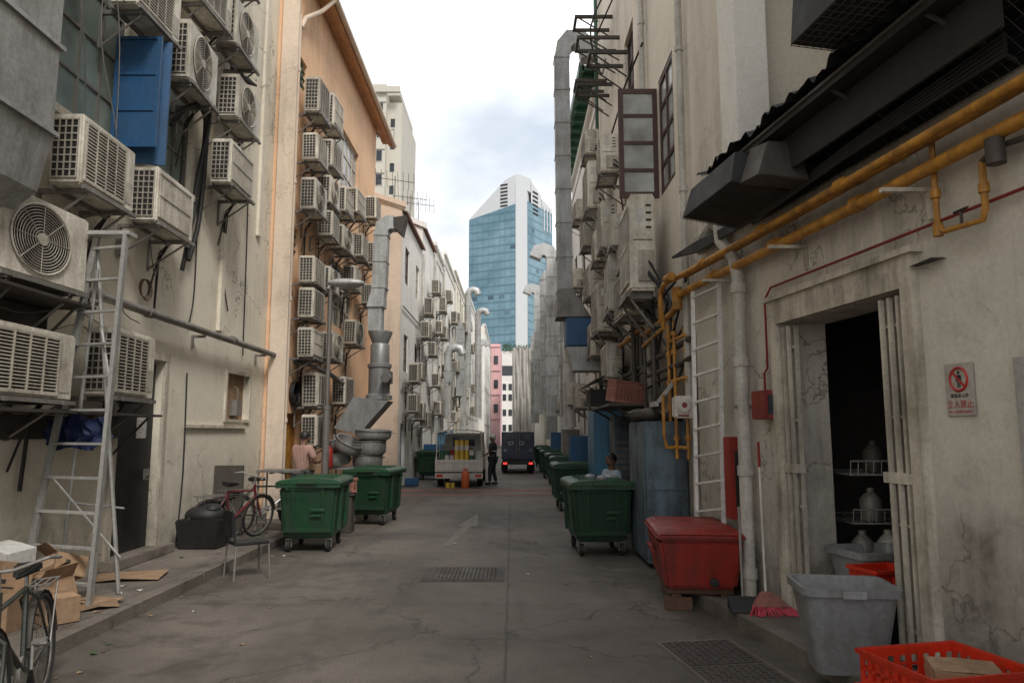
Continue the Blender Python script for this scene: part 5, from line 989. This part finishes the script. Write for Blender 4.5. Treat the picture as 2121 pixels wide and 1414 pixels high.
o=thing('dustpan',(2.18,7.2,.13),'dark metal dustpan lying on the kerb','dustpan'); m_=MB(); m_.hexa([(2.05,7.0,.13),(2.32,6.95,.13),(2.36,7.2,.13),(2.08,7.25,.13)],[(2.05,7.0,.137),(2.32,6.95,.137),(2.36,7.2,.24),(2.08,7.25,.24)]); part(o,'pan',m_,'corr',world=True,bevel=.004); m_=MB(); m_.tube([(2.22,7.22,.2),(2.3,7.5,1.05)],.013,7); part(o,'handle',m_,'steel',world=True)
o=thing('storage_shelf',(3.7,6.4,.13),'metal rack with wire shelves and containers inside the doorway','shelf')
for x in (3.2,4.15):
    for y in (7.35,7.95): m_=MB(); m_.tube([(x,y,.13),(x,y,1.6)],.014,6); part(o,'post',m_,'steel',world=True)
for z in (.55,.95,1.4):
    m_=MB()
    for i in range(14): x=3.2+.95*i/13; m_.tube([(x,6.95,z),(x,7.9,z)],.004,4); m_.tube([(x,6.95,z),(x,6.93,z+.13)],.003,3)
    m_.tube([(3.2,6.95,z),(4.15,6.95,z)],.008,5); m_.tube([(3.2,6.93,z+.13),(4.15,6.93,z+.13)],.008,5); m_.tube([(3.2,7.9,z),(4.15,7.9,z)],.008,5); part(o,'wire_shelf',m_,'alu',world=True)
for x,y,z,mm in ((3.35,7.1,.56,'steel'),(3.62,7.15,.56,'whitep'),(3.45,7.1,.96,'steel'),(3.8,7.2,.96,'grey'),(3.55,7.2,1.41,'dsteel')):
    m_=MB(); m_.lathe([(0,0),(.09,0),(.1,.02),(.1,.2),(.05,.26),(.035,.27),(.035,.31),(0,.31)],(x,y,z),14); solo('plastic_container',m_,mm,'plastic container on the wire shelf','container','containers on the shelf',loc=(x,y,z))
# manholes
o=thing('manhole_cover',(-.6,9.55,0),'rectangular iron manhole cover with raised studs in the road','manhole'); m_=MB(); m_.box(-1.12,-.09,9.08,10.03,-.02,.006); part(o,'surround',m_,'dsteel',world=True)
m_=MB(); m_.box(-.96,-.20,9.16,9.95,.006,.012)
for i in range(15):
    for j in range(15):
        x=-.93+i*.05; y=9.19+j*.052; (m_.box(x,x+.032,y+.012,y+.02,.012,.018) if (i+j)%2 else m_.box(x+.012,x+.02,y,y+.032,.012,.018))
part(o,'cover_plate',m_,'dsteel',world=True,smooth=0)
o=thing('drain_cover',(1.6,6,0),'pair of chequered iron drain covers beside the kerb','drain cover'); TD=Matrix.Translation((1.68,5.9,0))@Matrix.Rotation(math.atan(.157),4,'Z')
m_=MB(); m_.T=TD; m_.box(-.34,.34,-.7,.7,-.01,.006); part(o,'surround',m_,'kerb',world=True)
for k_ in (-1,1):
    m_=MB(); m_.T=TD; m_.box(-.3,.3,k_*.33-.31,k_*.33+.31,.006,.013)
    for i in range(9):
        for j in range(10):
            x=-.27+i*.062; y=k_*.33-.28+j*.06; (m_.box(x,x+.038,y+.012,y+.022,.013,.019) if (i+j)%2 else m_.box(x+.012,x+.022,y,y+.038,.013,.019))
    part(o,'cover_plate',m_,'dsteel',world=True,smooth=0)
# street lamps
o=thing('street_lamp',(-3.95,15.5,.12),'grey steel street lamp with flat oval head','street lamp'); m_=MB(); m_.cyl((-3.95,15.5,.1),(-3.95,15.5,2.3),.075,n=14); m_.cyl((-3.95,15.5,2.3),(-3.95,15.5,4.9),.05,.045,n=12); m_.cyl((-3.95,15.5,2.28),(-3.95,15.5,2.36),.085,n=14); m_.tube([(-3.95,15.5,4.88),(-3.9,15.5,4.97),(-3.75,15.5,5.0)],.04,8); part(o,'post',m_,'steel',world=True)
m_=MB(); m_.ball((-3.62,15.5,5.02),(.42,.18,.10),20); part(o,'lamp_head',m_,'galv',world=True,smooth=80); m_=MB(); m_.ball((-3.55,15.5,4.985),(.28,.13,.09),16); part(o,'lamp_glass',m_,'glassw',world=True,smooth=80)
o=thing('street_lamp',(-2.95,34,0),'slim lamp post with boxy lantern further along the alley','street lamp'); m_=MB(); m_.cyl((-2.95,34,0),(-2.95,34,4.1),.05,n=10); part(o,'post',m_,'whitep',world=True); m_=MB(); m_.hexa([(-3.1,33.85,4.1),(-2.8,33.85,4.1),(-2.8,34.15,4.1),(-3.1,34.15,4.1)],[(-3.25,33.7,4.6),(-2.65,33.7,4.6),(-2.65,34.3,4.6),(-3.25,34.3,4.6)]); part(o,'lantern',m_,'glassw',world=True)
# pots and table
o=thing('prep_table',(-3.55,16.3,.0),'steel work table holding stacked cooking pots','table'); m_=MB(); m_.box(-4.05,-2.85,15.95,16.75,1.0,1.04); m_.box(-4.0,-3.0,16.0,16.7,.35,.37); part(o,'table_top',m_,'alu',world=True,bevel=.005)
for x in (-4.0,-2.9):
    for y in (16.0,16.7): m_=MB(); m_.tube([(x,y,0),(x,y,1.0)],.022,6); part(o,'leg',m_,'alu',world=True)
def pot(loc,r,h,rot,label):
    o=thing('cooking_pot',loc,label,'pot','stacked cooking pots'); o.rotation_euler=rot
    m_=MB(); m_.lathe([(0,0),(r*.86,0),(r*.97,.04),(r,h*.5),(r,h),(r*1.06,h),(r*1.06,h+.015),(r*.97,h+.012),(r*.95,.05),(0,.04)],n=28); part(o,'pot_body',m_,'chrome')
    for s2 in (-1,1): m_=MB(); m_.tube([(s2*r,-.08,h*.75),(s2*(r+.06),-.07,h*.8),(s2*(r+.06),.07,h*.8),(s2*r,.08,h*.75)],.012,7); part(o,'handle',m_,'chrome')
    return o
pot((-3.2,16.25,1.04),.33,.26,(0,0,.5),'large dented aluminium pot on the table'); pot((-3.08,16.2,1.66),.40,.18,(.05,.05,0),'wide shallow aluminium basin on top of the pots'); pot((-3.15,16.22,1.32),.36,.3,(.03,-.05,1),'aluminium pot stacked on another pot'); pot((-3.8,16.15,1.1),.28,.28,(.12,-.25,.3),'aluminium pot tilted beside the stack'); pot((-3.62,15.95,1.42),.3,.22,(.35,.4,.3),'aluminium pot leaning on the others'); pot((-3.85,16.35,1.44),.24,.22,(.1,-.3,0),'small aluminium pot balanced on the others')
m_=MB(); m_.lathe([(0,0),(.1,0),(.11,.03),(.11,.38),(.06,.45),(.03,.47),(.03,.52),(0,.52)],(-3.98,15.85,1.04),14); solo('fire_extinguisher',m_,'redp','red fire extinguisher standing on the steel table','extinguisher',loc=(-3.98,15.85,1.04))
o=thing('steel_trolley',(-3.9,12.7,.12),'grey steel trolley table beside the man','trolley'); m_=MB(); m_.box(-4.35,-3.6,12.5,13.0,1.12,1.16); m_.box(-4.3,-3.65,12.52,12.98,.5,.52); part(o,'trolley_top',m_,'steel',world=True)
for x in (-4.32,-3.63):
    for y in (12.53,12.97): m_=MB(); m_.tube([(x,y,.2),(x,y,1.12)],.015,6); m_.cyl((x-.015,y,.18),(x+.015,y,.18),.055,n=10); part(o,'leg',m_,'steel',world=True)
# ------------------------------------------------------------------ vehicles
def wheel(par,c,r,w):
    m_=MB(); m_.cyl((c[0]-w/2,c[1],c[2]),(c[0]+w/2,c[1],c[2]),r,n=22); t_=part(par,'wheel',m_,'blackrub',world=True,bevel=.015)
    m_=MB(); m_.cyl((c[0]-w/2-.005,c[1],c[2]),(c[0]+w/2+.005,c[1],c[2]),r*.55,n=16); part(t_,'rim',m_,'steel',world=True)
o=thing('pickup_truck',(-1.76,26,0),'small cream pickup truck with open canopy and goods in the back','truck')
x0,x1,yb=-2.55,-.97,24.35
m_=MB(); m_.box(x0+.02,x1-.02,yb+.1,yb+2.2,.5,.56); m_.box(x0+.3,x1-.3,yb+.1,yb+3.9,.35,.49); part(o,'chassis',m_,'black',world=True)
for xa,xb in ((x0,x0+.04),(x1-.04,x1)): m_=MB(); m_.box(xa,xb,yb,yb+2.2,.52,.95); part(o,'side_board',m_,'vanw',world=True,bevel=.008)
m_=MB(); m_.box(x0,x1,yb-.04,yb-.001,.5,.90); m_.box(x0+.08,x1-.08,yb-.055,yb-.04,.56,.60); m_.box(x0+.08,x1-.08,yb-.055,yb-.04,.80,.84); part(o,'tailgate',m_,'vanw',world=True,bevel=.006)
m_=MB(); m_.box(x0,x1,yb-.02,yb+.08,.28,.46); part(o,'bumper',m_,'vanw',world=True,bevel=.01)
for x in (x0+.05,x1-.25): m_=MB(); m_.box(x,x+.2,yb-.03,yb-.021,.33,.42); part(o,'tail_light',m_,'tail',world=True)
m_=MB(); m_.box(-1.95,-1.55,yb-.03,yb-.022,.31,.42); part(o,'number_plate',m_,'paper',world=True)
m_=MB(); m_.hexa([(x0+.02,yb+2.25,.5),(x1-.02,yb+2.25,.5),(x1-.02,yb+3.9,.5),(x0+.02,yb+3.9,.5)],[(x0+.1,yb+2.3,1.78),(x1-.1,yb+2.3,1.78),(x1-.1,yb+3.5,1.78),(x0+.1,yb+3.5,1.78)]); cab=part(o,'cab',m_,'vanw',world=True,bevel=.06)
m_=MB(); m_.box(-2.15,-1.35,yb+2.255,yb+2.28,1.3,1.62); part(cab,'rear_window',m_,'glassk',world=True,bevel=.01)
for x in (x0+.03,x1-.03):
    m_=MB()
    for y in (yb+.03,yb+1.1,yb+2.15): m_.tube([(x,y,.9),(x+(.03 if x<-1.8 else -.03),y,1.78)],.018,6)
    m_.tube([(x,yb+.03,1.78),(x,yb+2.15,1.78)],.018,6)
    part(o,'canopy_frame',m_,'vanw',world=True)
m_=MB(); n=12
for i in range(n):
    u0,u1=i/n,(i+1)/n; f_=lambda u:(x0-.01+(x1-x0+.02)*u,1.80+.10*math.sin(math.pi*u)**.5)
    a,b_=f_(u0),f_(u1); m_.quad([(a[0],yb-.05,a[1]),(b_[0],yb-.05,b_[1]),(b_[0],yb+2.25,b_[1]),(a[0],yb+2.25,a[1])]); m_.quad([(a[0],yb-.05,a[1]-.05),(b_[0],yb-.05,b_[1]-.05),(b_[0],yb-.05,b_[1]),(a[0],yb-.05,a[1])])
part(o,'canopy_roof',m_,'vanw',world=True,smooth=60)
for x in (x0+.12,x1-.12):
    for y in (yb+.75,yb+3.2): wheel(o,(x,y,.28),.28,.18)
GT='tins and goods in the pickup'
tm=MB(); tm.lathe([(0,0),(.075,0),(.075,.16),(.07,.165),(0,.165)],n=12)
tmm={k:tm.mesh('food_tin',[k]) for k in ('yel','paper','redp','greenp')}
for i in range(7):
    for j in range(4):
        if (i<3 or i>5) and j>1: continue
        k_=['yel','yel','paper','yel'][j] if 3<=i<=5 else R.choice(['redp','greenp','paper','greenp'])
        solo('food_tin',tmm[k_],[k_],'small printed tin stacked in the back of the pickup','tin',GT,loc=(-2.35+i*.165,yb+.25,.875+j*.166),world=False)
m_=MB(); m_.box(-2.45,-1.05,yb+.05,yb+.7,.56,.873); solo('goods_box',m_,'card','wide carton under the tins in the pickup','box',loc=(-1.7,yb+.4,.56),bevel=.01)
for x,mm,zt in ((-2.3,'greenp',1.1),(-1.25,'vanw',1.15),(-1.6,'card',1.25)): m_=MB(); m_.box(x,x+.22,yb+.8,yb+1.3,.56,zt); m_.box(x-.008,x+.228,yb+.79,yb+.8,zt-.08,zt); solo('goods_box',m_,mm,'box of goods standing in the pickup','box',GT,loc=(x,yb+1,.56),bevel=.008)
o=thing('gas_cylinder',(-1.52,24,0),'bright orange gas cylinder standing behind the pickup','gas cylinder'); m_=MB(); m_.lathe([(0,0),(.12,0),(.13,.04),(.13,.42),(.10,.5),(.04,.54),(.04,.57),(0,.57)],n=18); part(o,'tank',m_,'gas'); m_=MB(); m_.torus((0,0,.62),.08,.014,'z',16,6); m_.cyl((0,0,.55),(0,0,.63),.025); m_.tube([(.08,0,.62),(.08,0,.53)],.01); m_.tube([(-.08,0,.62),(-.08,0,.53)],.01); part(o,'collar',m_,'gas')
for x,y,z,mm in ((-2.1,24.05,0,'yel'),(-1.93,24.0,0,'yel')): solo('food_tin',tmm[mm],[mm],'small tin standing on the road behind the pickup','tin',GT,loc=(x,y,z),world=False)
o=thing('box_truck',(.25,34,0),'dark navy box truck with tail lights lit at the rear','truck')
x0,x1,yb=-.46,.98,32.2
m_=MB(); m_.box(x0,x1,yb,yb+3.2,.62,1.82); part(o,'cargo_box',m_,'navy',world=True,bevel=.02)
for xa,xb,hx in ((x0+.05,.255,.2),(.265,x1-.05,.32)):
    m_=MB(); m_.box(xa,xb,yb-.02,yb-.002,.66,1.78); d_=part(o,'rear_door',m_,'navy',world=True,bevel=.006)
    m_=MB(); m_.tube([(hx,yb-.03,.68),(hx,yb-.03,1.76)],.01,6); m_.box(hx-.035,hx+.035,yb-.045,yb-.032,1.05,1.1); part(d_,'door_handle',m_,'steel',world=True)
for x in (-.05,.42):
    m_=MB(); m_.box(x-.1,x+.1,yb-.024,yb-.021,1.25,1.40); part(o,'door_label',m_,'paper',world=True,label='small white printed label')
    m_=MB(); m_.box(x-.075,x+.075,yb-.027,yb-.0245,1.275,1.375); part(o,'label_print',m_,'navy',world=True)
m_=MB()
for x,w in ((-.36,.22),(.55,.35)):
    for i in range(4): m_.box(x,x+w*(1-.12*i),yb-.024,yb-.021,1.68-i*.055,1.69-i*.055)
part(o,'lettering',m_,'steel',world=True)
for x in (-.3,.82): m_=MB(); m_.torus((x,yb-.02,1.02),.05,.008,'y',16,4); part(o,'round_emblem',m_,'paper',world=True)
m_=MB(); m_.box(x0+.05,x1-.05,yb+.0,yb+4.2,.42,.6); m_.box(x0,x1,yb-.06,yb+.04,.40,.5); part(o,'chassis',m_,'black',world=True)
for x in (x0+.08,x1-.24): m_=MB(); m_.box(x,x+.16,yb-.08,yb-.062,.41,.49); part(o,'tail_light',m_,'taillit',world=True)
m_=MB(); m_.box(.05,.47,yb-.07,yb-.062,.30,.39); part(o,'number_plate',m_,'paper',world=True)
m_=MB(); m_.hexa([(x0+.03,yb+3.3,.5),(x1-.03,yb+3.3,.5),(x1-.03,yb+4.6,.5),(x0+.03,yb+4.6,.5)],[(x0+.08,yb+3.3,1.75),(x1-.08,yb+3.3,1.75),(x1-.08,yb+4.3,1.75),(x0+.08,yb+4.3,1.75)]); part(o,'cab',m_,'navy',world=True,bevel=.05)
for x in (x0+.14,x1-.14):
    for y in (yb+.7,yb+3.8): wheel(o,(x,y,.3),.3,.22)
for xa,xb in ((x0-.02,x0+.2),(x1-.2,x1+.02)): m_=MB(); m_.box(xa,xb,yb+.3,yb+.32,.12,.42); part(o,'mud_flap',m_,'blackrub',world=True)
# ------------------------------------------------------------------ people
def skin(joints,edges,root,sub=1):
    names=list(joints); me=bpy.data.meshes.new('s'); me.from_pydata([joints[n][0] for n in names],[(names.index(a),names.index(b)) for a,b in edges],[])
    ob=bpy.data.objects.new('s',me); COL.objects.link(ob); md=ob.modifiers.new('s','SKIN'); md.use_smooth_shade=True
    lay=me.skin_vertices[0].data
    for i,n in enumerate(names):
        r=joints[n][1]; lay[i].radius=(r,r) if isinstance(r,(int,float)) else r; lay[i].use_root=(n==root)
    sb=ob.modifiers.new('b','SUBSURF'); sb.levels=sub; sb.render_levels=sub
    bpy.context.view_layer.update(); dg=bpy.context.evaluated_depsgraph_get(); em=bpy.data.meshes.new_from_object(ob.evaluated_get(dg)); bpy.data.objects.remove(ob)
    return [tuple(v.co) for v in em.vertices],[tuple(p.vertices) for p in em.polygons]
def person(loc,rz,J,label,top,bottom,cap=None,extra=None):
    o=thing('person',loc,label,'person'); o.rotation_euler=(0,0,rz)
    j=dict(pel=((0,0,.93),.115),wai=((0,.0,1.06),.11),che=((0,.0,1.26),.125),nb=((0,-.005,1.42),.07),nk=((0,.005,1.49),.052),hd=((0,.02,1.57),.08),ht=((0,.02,1.64),.075))
    for s2,n in ((-1,'l'),(1,'r')):
        j.update({n+'sh':((s2*.17,0,1.38),.062),n+'el':((s2*.225,-.02,1.12),.042),n+'wr':((s2*.23,.06,.88),.028),n+'pm':((s2*.23,.09,.81),.03),
          n+'hi':((s2*.09,0,.88),.095),n+'kn':((s2*.105,.02,.49),.058),n+'an':((s2*.11,-.01,.10),.04),n+'to':((s2*.12,.13,.05),.038)})
    for k,v in J.items(): j[k]=(v,j[k][1])
    E=[('pel','wai'),('wai','che'),('che','nb'),('nb','nk'),('nk','hd'),('hd','ht')]
    for n in 'lr': E+=[('che',n+'sh'),(n+'sh',n+'el'),(n+'el',n+'wr'),(n+'wr',n+'pm'),('pel',n+'hi'),(n+'hi',n+'kn'),(n+'kn',n+'an'),(n+'an',n+'to')]
    b=MB(); v,f=skin(j,E,'pel',2); b.add(v,f)
    hd=Vector(j['hd'][0]); hh=hd+Vector((0,.0,.035)); b.ball(tuple(hh),(.078,.098,.115),16)
    b.ball(tuple(hh+Vector((0,.10,-.01))),(.014,.02,.024),8)
    for s2 in (-1,1): b.ball(tuple(hh+Vector((s2*.08,0,-.01))),(.012,.022,.034),8); b.ball(tuple(hh+Vector((s2*.03,.088,.012))),(.014,.01,.009),8,1)
    b.ball(tuple(hh+Vector((0,.088,-.055))),(.026,.012,.008),8,2)
    for n,s2 in (('l',-1),('r',1)):
        wr=Vector(j[n+'wr'][0]); pm=Vector(j[n+'pm'][0]); d=(pm-wr).normalized(); sd=d.cross(Vector((s2,0,0))).normalized(); nn=d.cross(sd).normalized()
        b.tube([wr+d*.02,pm+d*.015],.026,8)
        for q,L in enumerate((.062,.075,.07,.055)):
            r0=pm+sd*(.027-.018*q); b.tube([r0,r0+d*L*.5,r0+d*L*.8+nn*.012*-s2,r0+d*L+nn*.03*-s2],.0085,6)
        r0=pm-d*.03+sd*.02; b.tube([r0,r0+sd*.03+d*.02,r0+sd*.035+d*.05],.010,6)
    part(o,'body',b,['skin','blackink','skin'],smooth=80)
    js={k:(j[k][0],j[k][1]+.022) for k in ('wai','che','nb','lsh','rsh','lel','rel')}
    js['pel2']=((j['pel'][0][0],j['pel'][0][1],j['pel'][0][2]-.03),.145); js['nb']=(j['nb'][0],.085)
    for n in 'lr':
        a,b_=Vector(j[n+'sh'][0]),Vector(j[n+'el'][0]); js[n+'el']=(tuple(a.lerp(b_,.8 if top!='dcloth' else 1.0)),.07)
    v,f=skin(js,[('pel2','wai'),('wai','che'),('che','nb'),('che','lsh'),('che','rsh'),('lsh','lel'),('rsh','rel')],'che',2); c=MB(); c.add(v,f); part(o,'shirt',c,top,smooth=80)
    jt={'pel':(j['pel'][0],.14)}
    for n in 'lr':
        jt[n+'hi']=(j[n+'hi'][0],.112); jt[n+'kn']=(j[n+'kn'][0],.08); jt[n+'an']=((j[n+'an'][0][0],j[n+'an'][0][1],j[n+'an'][0][2]+.02),.06)
    v,f=skin(jt,[('pel','lhi'),('pel','rhi'),('lhi','lkn'),('rhi','rkn'),('lkn','lan'),('rkn','ran')],'pel',2); c=MB(); c.add(v,f); part(o,'trousers',c,bottom,smooth=80)
    for n in 'lr':
        a=Vector(j[n+'an'][0]); t_=Vector(j[n+'to'][0]); c=MB(); c.ball(tuple(a.lerp(t_,.45)+Vector((0,0,-.02))),(.05,.135,.05),12); part(o,'shoe',c,'blackrub',smooth=80)
    c=MB(); c.ball(tuple(hh+Vector((0,-.016,.02))),(.088,.106,.112),16,0,.60); part(o,'hair',c,cap or 'hair',smooth=80)
    if extra: extra(o,j)
    return o
person((-3.93,13.75,.12),rad(-25),dict(hd=(0,.07,1.55),ht=(0,.1,1.61),nk=(0,.03,1.47),lel=(-.24,.08,1.12),lwr=(-.14,.3,1.14),lpm=(-.1,.37,1.14),rel=(.24,.08,1.12),rwr=(.14,.3,1.14),rpm=(.1,.37,1.14)),'man in a tan-pink short-sleeved shirt looking down at his hands','shirt','dcloth')
def vest(o,j):
    c=MB(); c.torus((0,0,1.16),.155,.016,'z',20,5); part(o,'reflective_band',c,'vest')
person((-.66,25.3,0),rad(72),dict(lel=(-.26,.02,1.13),lwr=(-.2,.2,1.02),lpm=(-.18,.26,1.0),lkn=(-.13,.06,.49),lan=(-.14,.06,.1),lto=(-.15,.2,.05),ran=(.12,-.08,.1),rto=(.13,.06,.05)),'man in dark clothes with reflective band standing behind the pickup','dcloth','dcloth',cap='vest',extra=vest)
person((1.78,13.1,-.30),rad(120),dict(lkn=(-.12,.42,.86),lan=(-.13,.45,.42),lto=(-.13,.58,.36),rkn=(.12,.42,.86),ran=(.13,.45,.42),rto=(.13,.58,.36),lwr=(-.18,.25,1.0),lpm=(-.16,.32,.98),lel=(-.26,.02,1.12),rwr=(.18,.25,1.0),rpm=(.16,.32,.98),rel=(.26,.02,1.12)),'person in a pale blue shirt sitting behind the green bin','wcloth','dcloth')
o=thing('stool',(1.85,13.0,0),'low plastic stool under the seated person','stool'); m_=MB(); m_.cyl((1.84,13.06,.46),(1.84,13.06,.5),.17,n=18); part(o,'seat',m_,'redp',world=True)
for a in range(4): c_=math.cos(a*math.pi/2+.7);s2=math.sin(a*math.pi/2+.7); m_=MB(); m_.tube([(1.84+.13*c_,13.06+.13*s2,.46),(1.84+.17*c_,13.06+.17*s2,0)],.02,6); part(o,'leg',m_,'redp',world=True)
for x,y,r_ in ((-4.62,11.35,.3),(-4.55,11.75,2.2)):
    o=thing('pigeon',(x,y,7.66),'dark pigeon perched on top of an air conditioner','bird'); o.rotation_euler=(0,0,r_); m_=MB(); v,f=skin({'t':((0,-.19,.06),.016),'a':((0,-.09,.09),.04),'b':((0,.0,.11),.06),'c':((0,.06,.15),.04),'d':((0,.075,.20),.025),'e':((0,.085,.225),.026)},[('t','a'),('a','b'),('b','c'),('c','d'),('d','e')],'b',1); m_.add(v,f); m_.cyl((0,.1,.225),(0,.14,.218),.008,.002,n=6); part(o,'body',m_,'bird',smooth=80)
    for sx in (-.02,.02): m_=MB(); m_.tube([(sx,0,.07),(sx,.005,0)],.005,4); part(o,'leg',m_,'pinkcrate')
for x,y,z,h in ((-5.2,25.6,10.3,2.6),(-4.6,27.5,10.2,1.6),(-4.4,33,11,1.6),(-4.5,31,11,1.2)):
    o=thing('tv_antenna',(x,y,z),'thin television aerial on the roof','antenna','roof aerials'); m_=MB(); m_.tube([(x,y,z-.8),(x,y,z+h)],.018,5); part(o,'mast',m_,'dsteel',world=True); m_=MB(); d=Vector((.8,.2,.35)) if h>2 else Vector((.7,.3,0)); c=Vector((x,y,z+h*.9)); m_.tube([c-d,c+d],.014,5)
    for i in range(8): p_=c-d+d*2*i/7; m_.tube([p_+Vector((0,-.1,.32)),p_-Vector((0,-.1,.32))],.009,4)
    part(o,'elements',m_,'dsteel',world=True)
for x,y,s2,mm,lb in ((-3.35,24.6,(.22,.22,.28),'bluep','small blue plastic tub by the white wall'),(-3.3,31.0,(.4,.8,1.3),'bluep','blue metal locker by the white wall'),(-3.35,37,(.35,.9,1.9),'bluelight','blue metal locker by the shophouse wall'),(2.0,21,(.35,.7,1.7),'bluep','blue metal locker by the shophouse wall'),(2.0,25,(.3,.7,1.9),'steel','grey metal locker by the shophouse wall'),(2.0,32,(.3,.9,1.8),'bluep','blue metal locker by the shophouse wall'),(-3.3,42,(.35,1,1.6),'steel','grey metal locker by the shophouse wall')):
    o=thing('locker',(x,y,0),lb,'locker'); a,b_,c=s2; m_=MB(); m_.box(-a,a,-b_/2,b_/2,.03,c); part(o,'locker_body',m_,mm,bevel=.012)
    for xa,xb in ((-a+.03,-.01),(.01,a-.03)): m_=MB(); m_.box(xa,xb,-b_/2-.015,-b_/2-.001,.08,c-.05); part(o,'door',m_,mm,bevel=.004)
# ------------------------------------------------------------------ world, sun, camera
EL,AZ=47,153
w=bpy.data.worlds.new('World'); sc.world=w; w.use_nodes=True; nt=w.node_tree; bg=nt.nodes['Background']
sky=nt.nodes.new('ShaderNodeTexSky'); sky.sky_type='NISHITA'; sky.sun_disc=False; sky.sun_elevation=rad(EL); sky.sun_rotation=rad(AZ)
tc=nt.nodes.new('ShaderNodeTexCoord'); sxyz=nt.nodes.new('ShaderNodeSeparateXYZ'); nt.links.new(tc.outputs['Generated'],sxyz.inputs[0])
zz=ma(nt,'ADD',ma(nt,'MAXIMUM',sxyz.outputs[2],0),.28)
cx=nt.nodes.new('ShaderNodeCombineXYZ'); nt.links.new(ma(nt,'DIVIDE',sxyz.outputs[0],zz),cx.inputs[0]); nt.links.new(ma(nt,'DIVIDE',sxyz.outputs[1],zz),cx.inputs[1])
c1=noise(nt,mp(nt,cx.outputs[0],(1,1,1),(3.1,1.7,0)),1.5,6,.5,.25); c2=noise(nt,mp(nt,cx.outputs[0],(1,1,1),(8.1,4.7,0)),1.9,6,.5,.3)
cloud=mix(nt,mr(nt,c2,.36,.60),(.42,.43,.45),(.78,.78,.78))
skyc=mix(nt,1.0,sky.outputs[0],(.06,.06,.06),'MULTIPLY')
skyb=mix(nt,.8,skyc,(.40,.45,.51))
col=mix(nt,mr(nt,c1,.34,.50),skyb,cloud)
nt.links.new(col,bg.inputs[0]); bg.inputs[1].default_value=1.95
sl=bpy.data.lights.new('sun','SUN'); sl.energy=2.5; sl.angle=rad(14); sl.color=(1,.96,.90); so=bpy.data.objects.new('sun',sl); COL.objects.link(so)
sd=Vector((math.sin(rad(AZ))*math.cos(rad(EL)),math.cos(rad(AZ))*math.cos(rad(EL)),math.sin(rad(EL)))); so.rotation_euler=sd.to_track_quat('Z','Y').to_euler()
cam=bpy.data.cameras.new('camera'); cam.lens=1500/2121*36; cam.sensor_width=36; cam.clip_end=3000; co=bpy.data.objects.new('camera',cam); COL.objects.link(co); co.location=(0,0,1.8); co.rotation_euler=(rad(90+7.14),0,0); sc.camera=co
sc.view_settings.view_transform='Standard'; sc.view_settings.look='None'; sc.view_settings.exposure=0
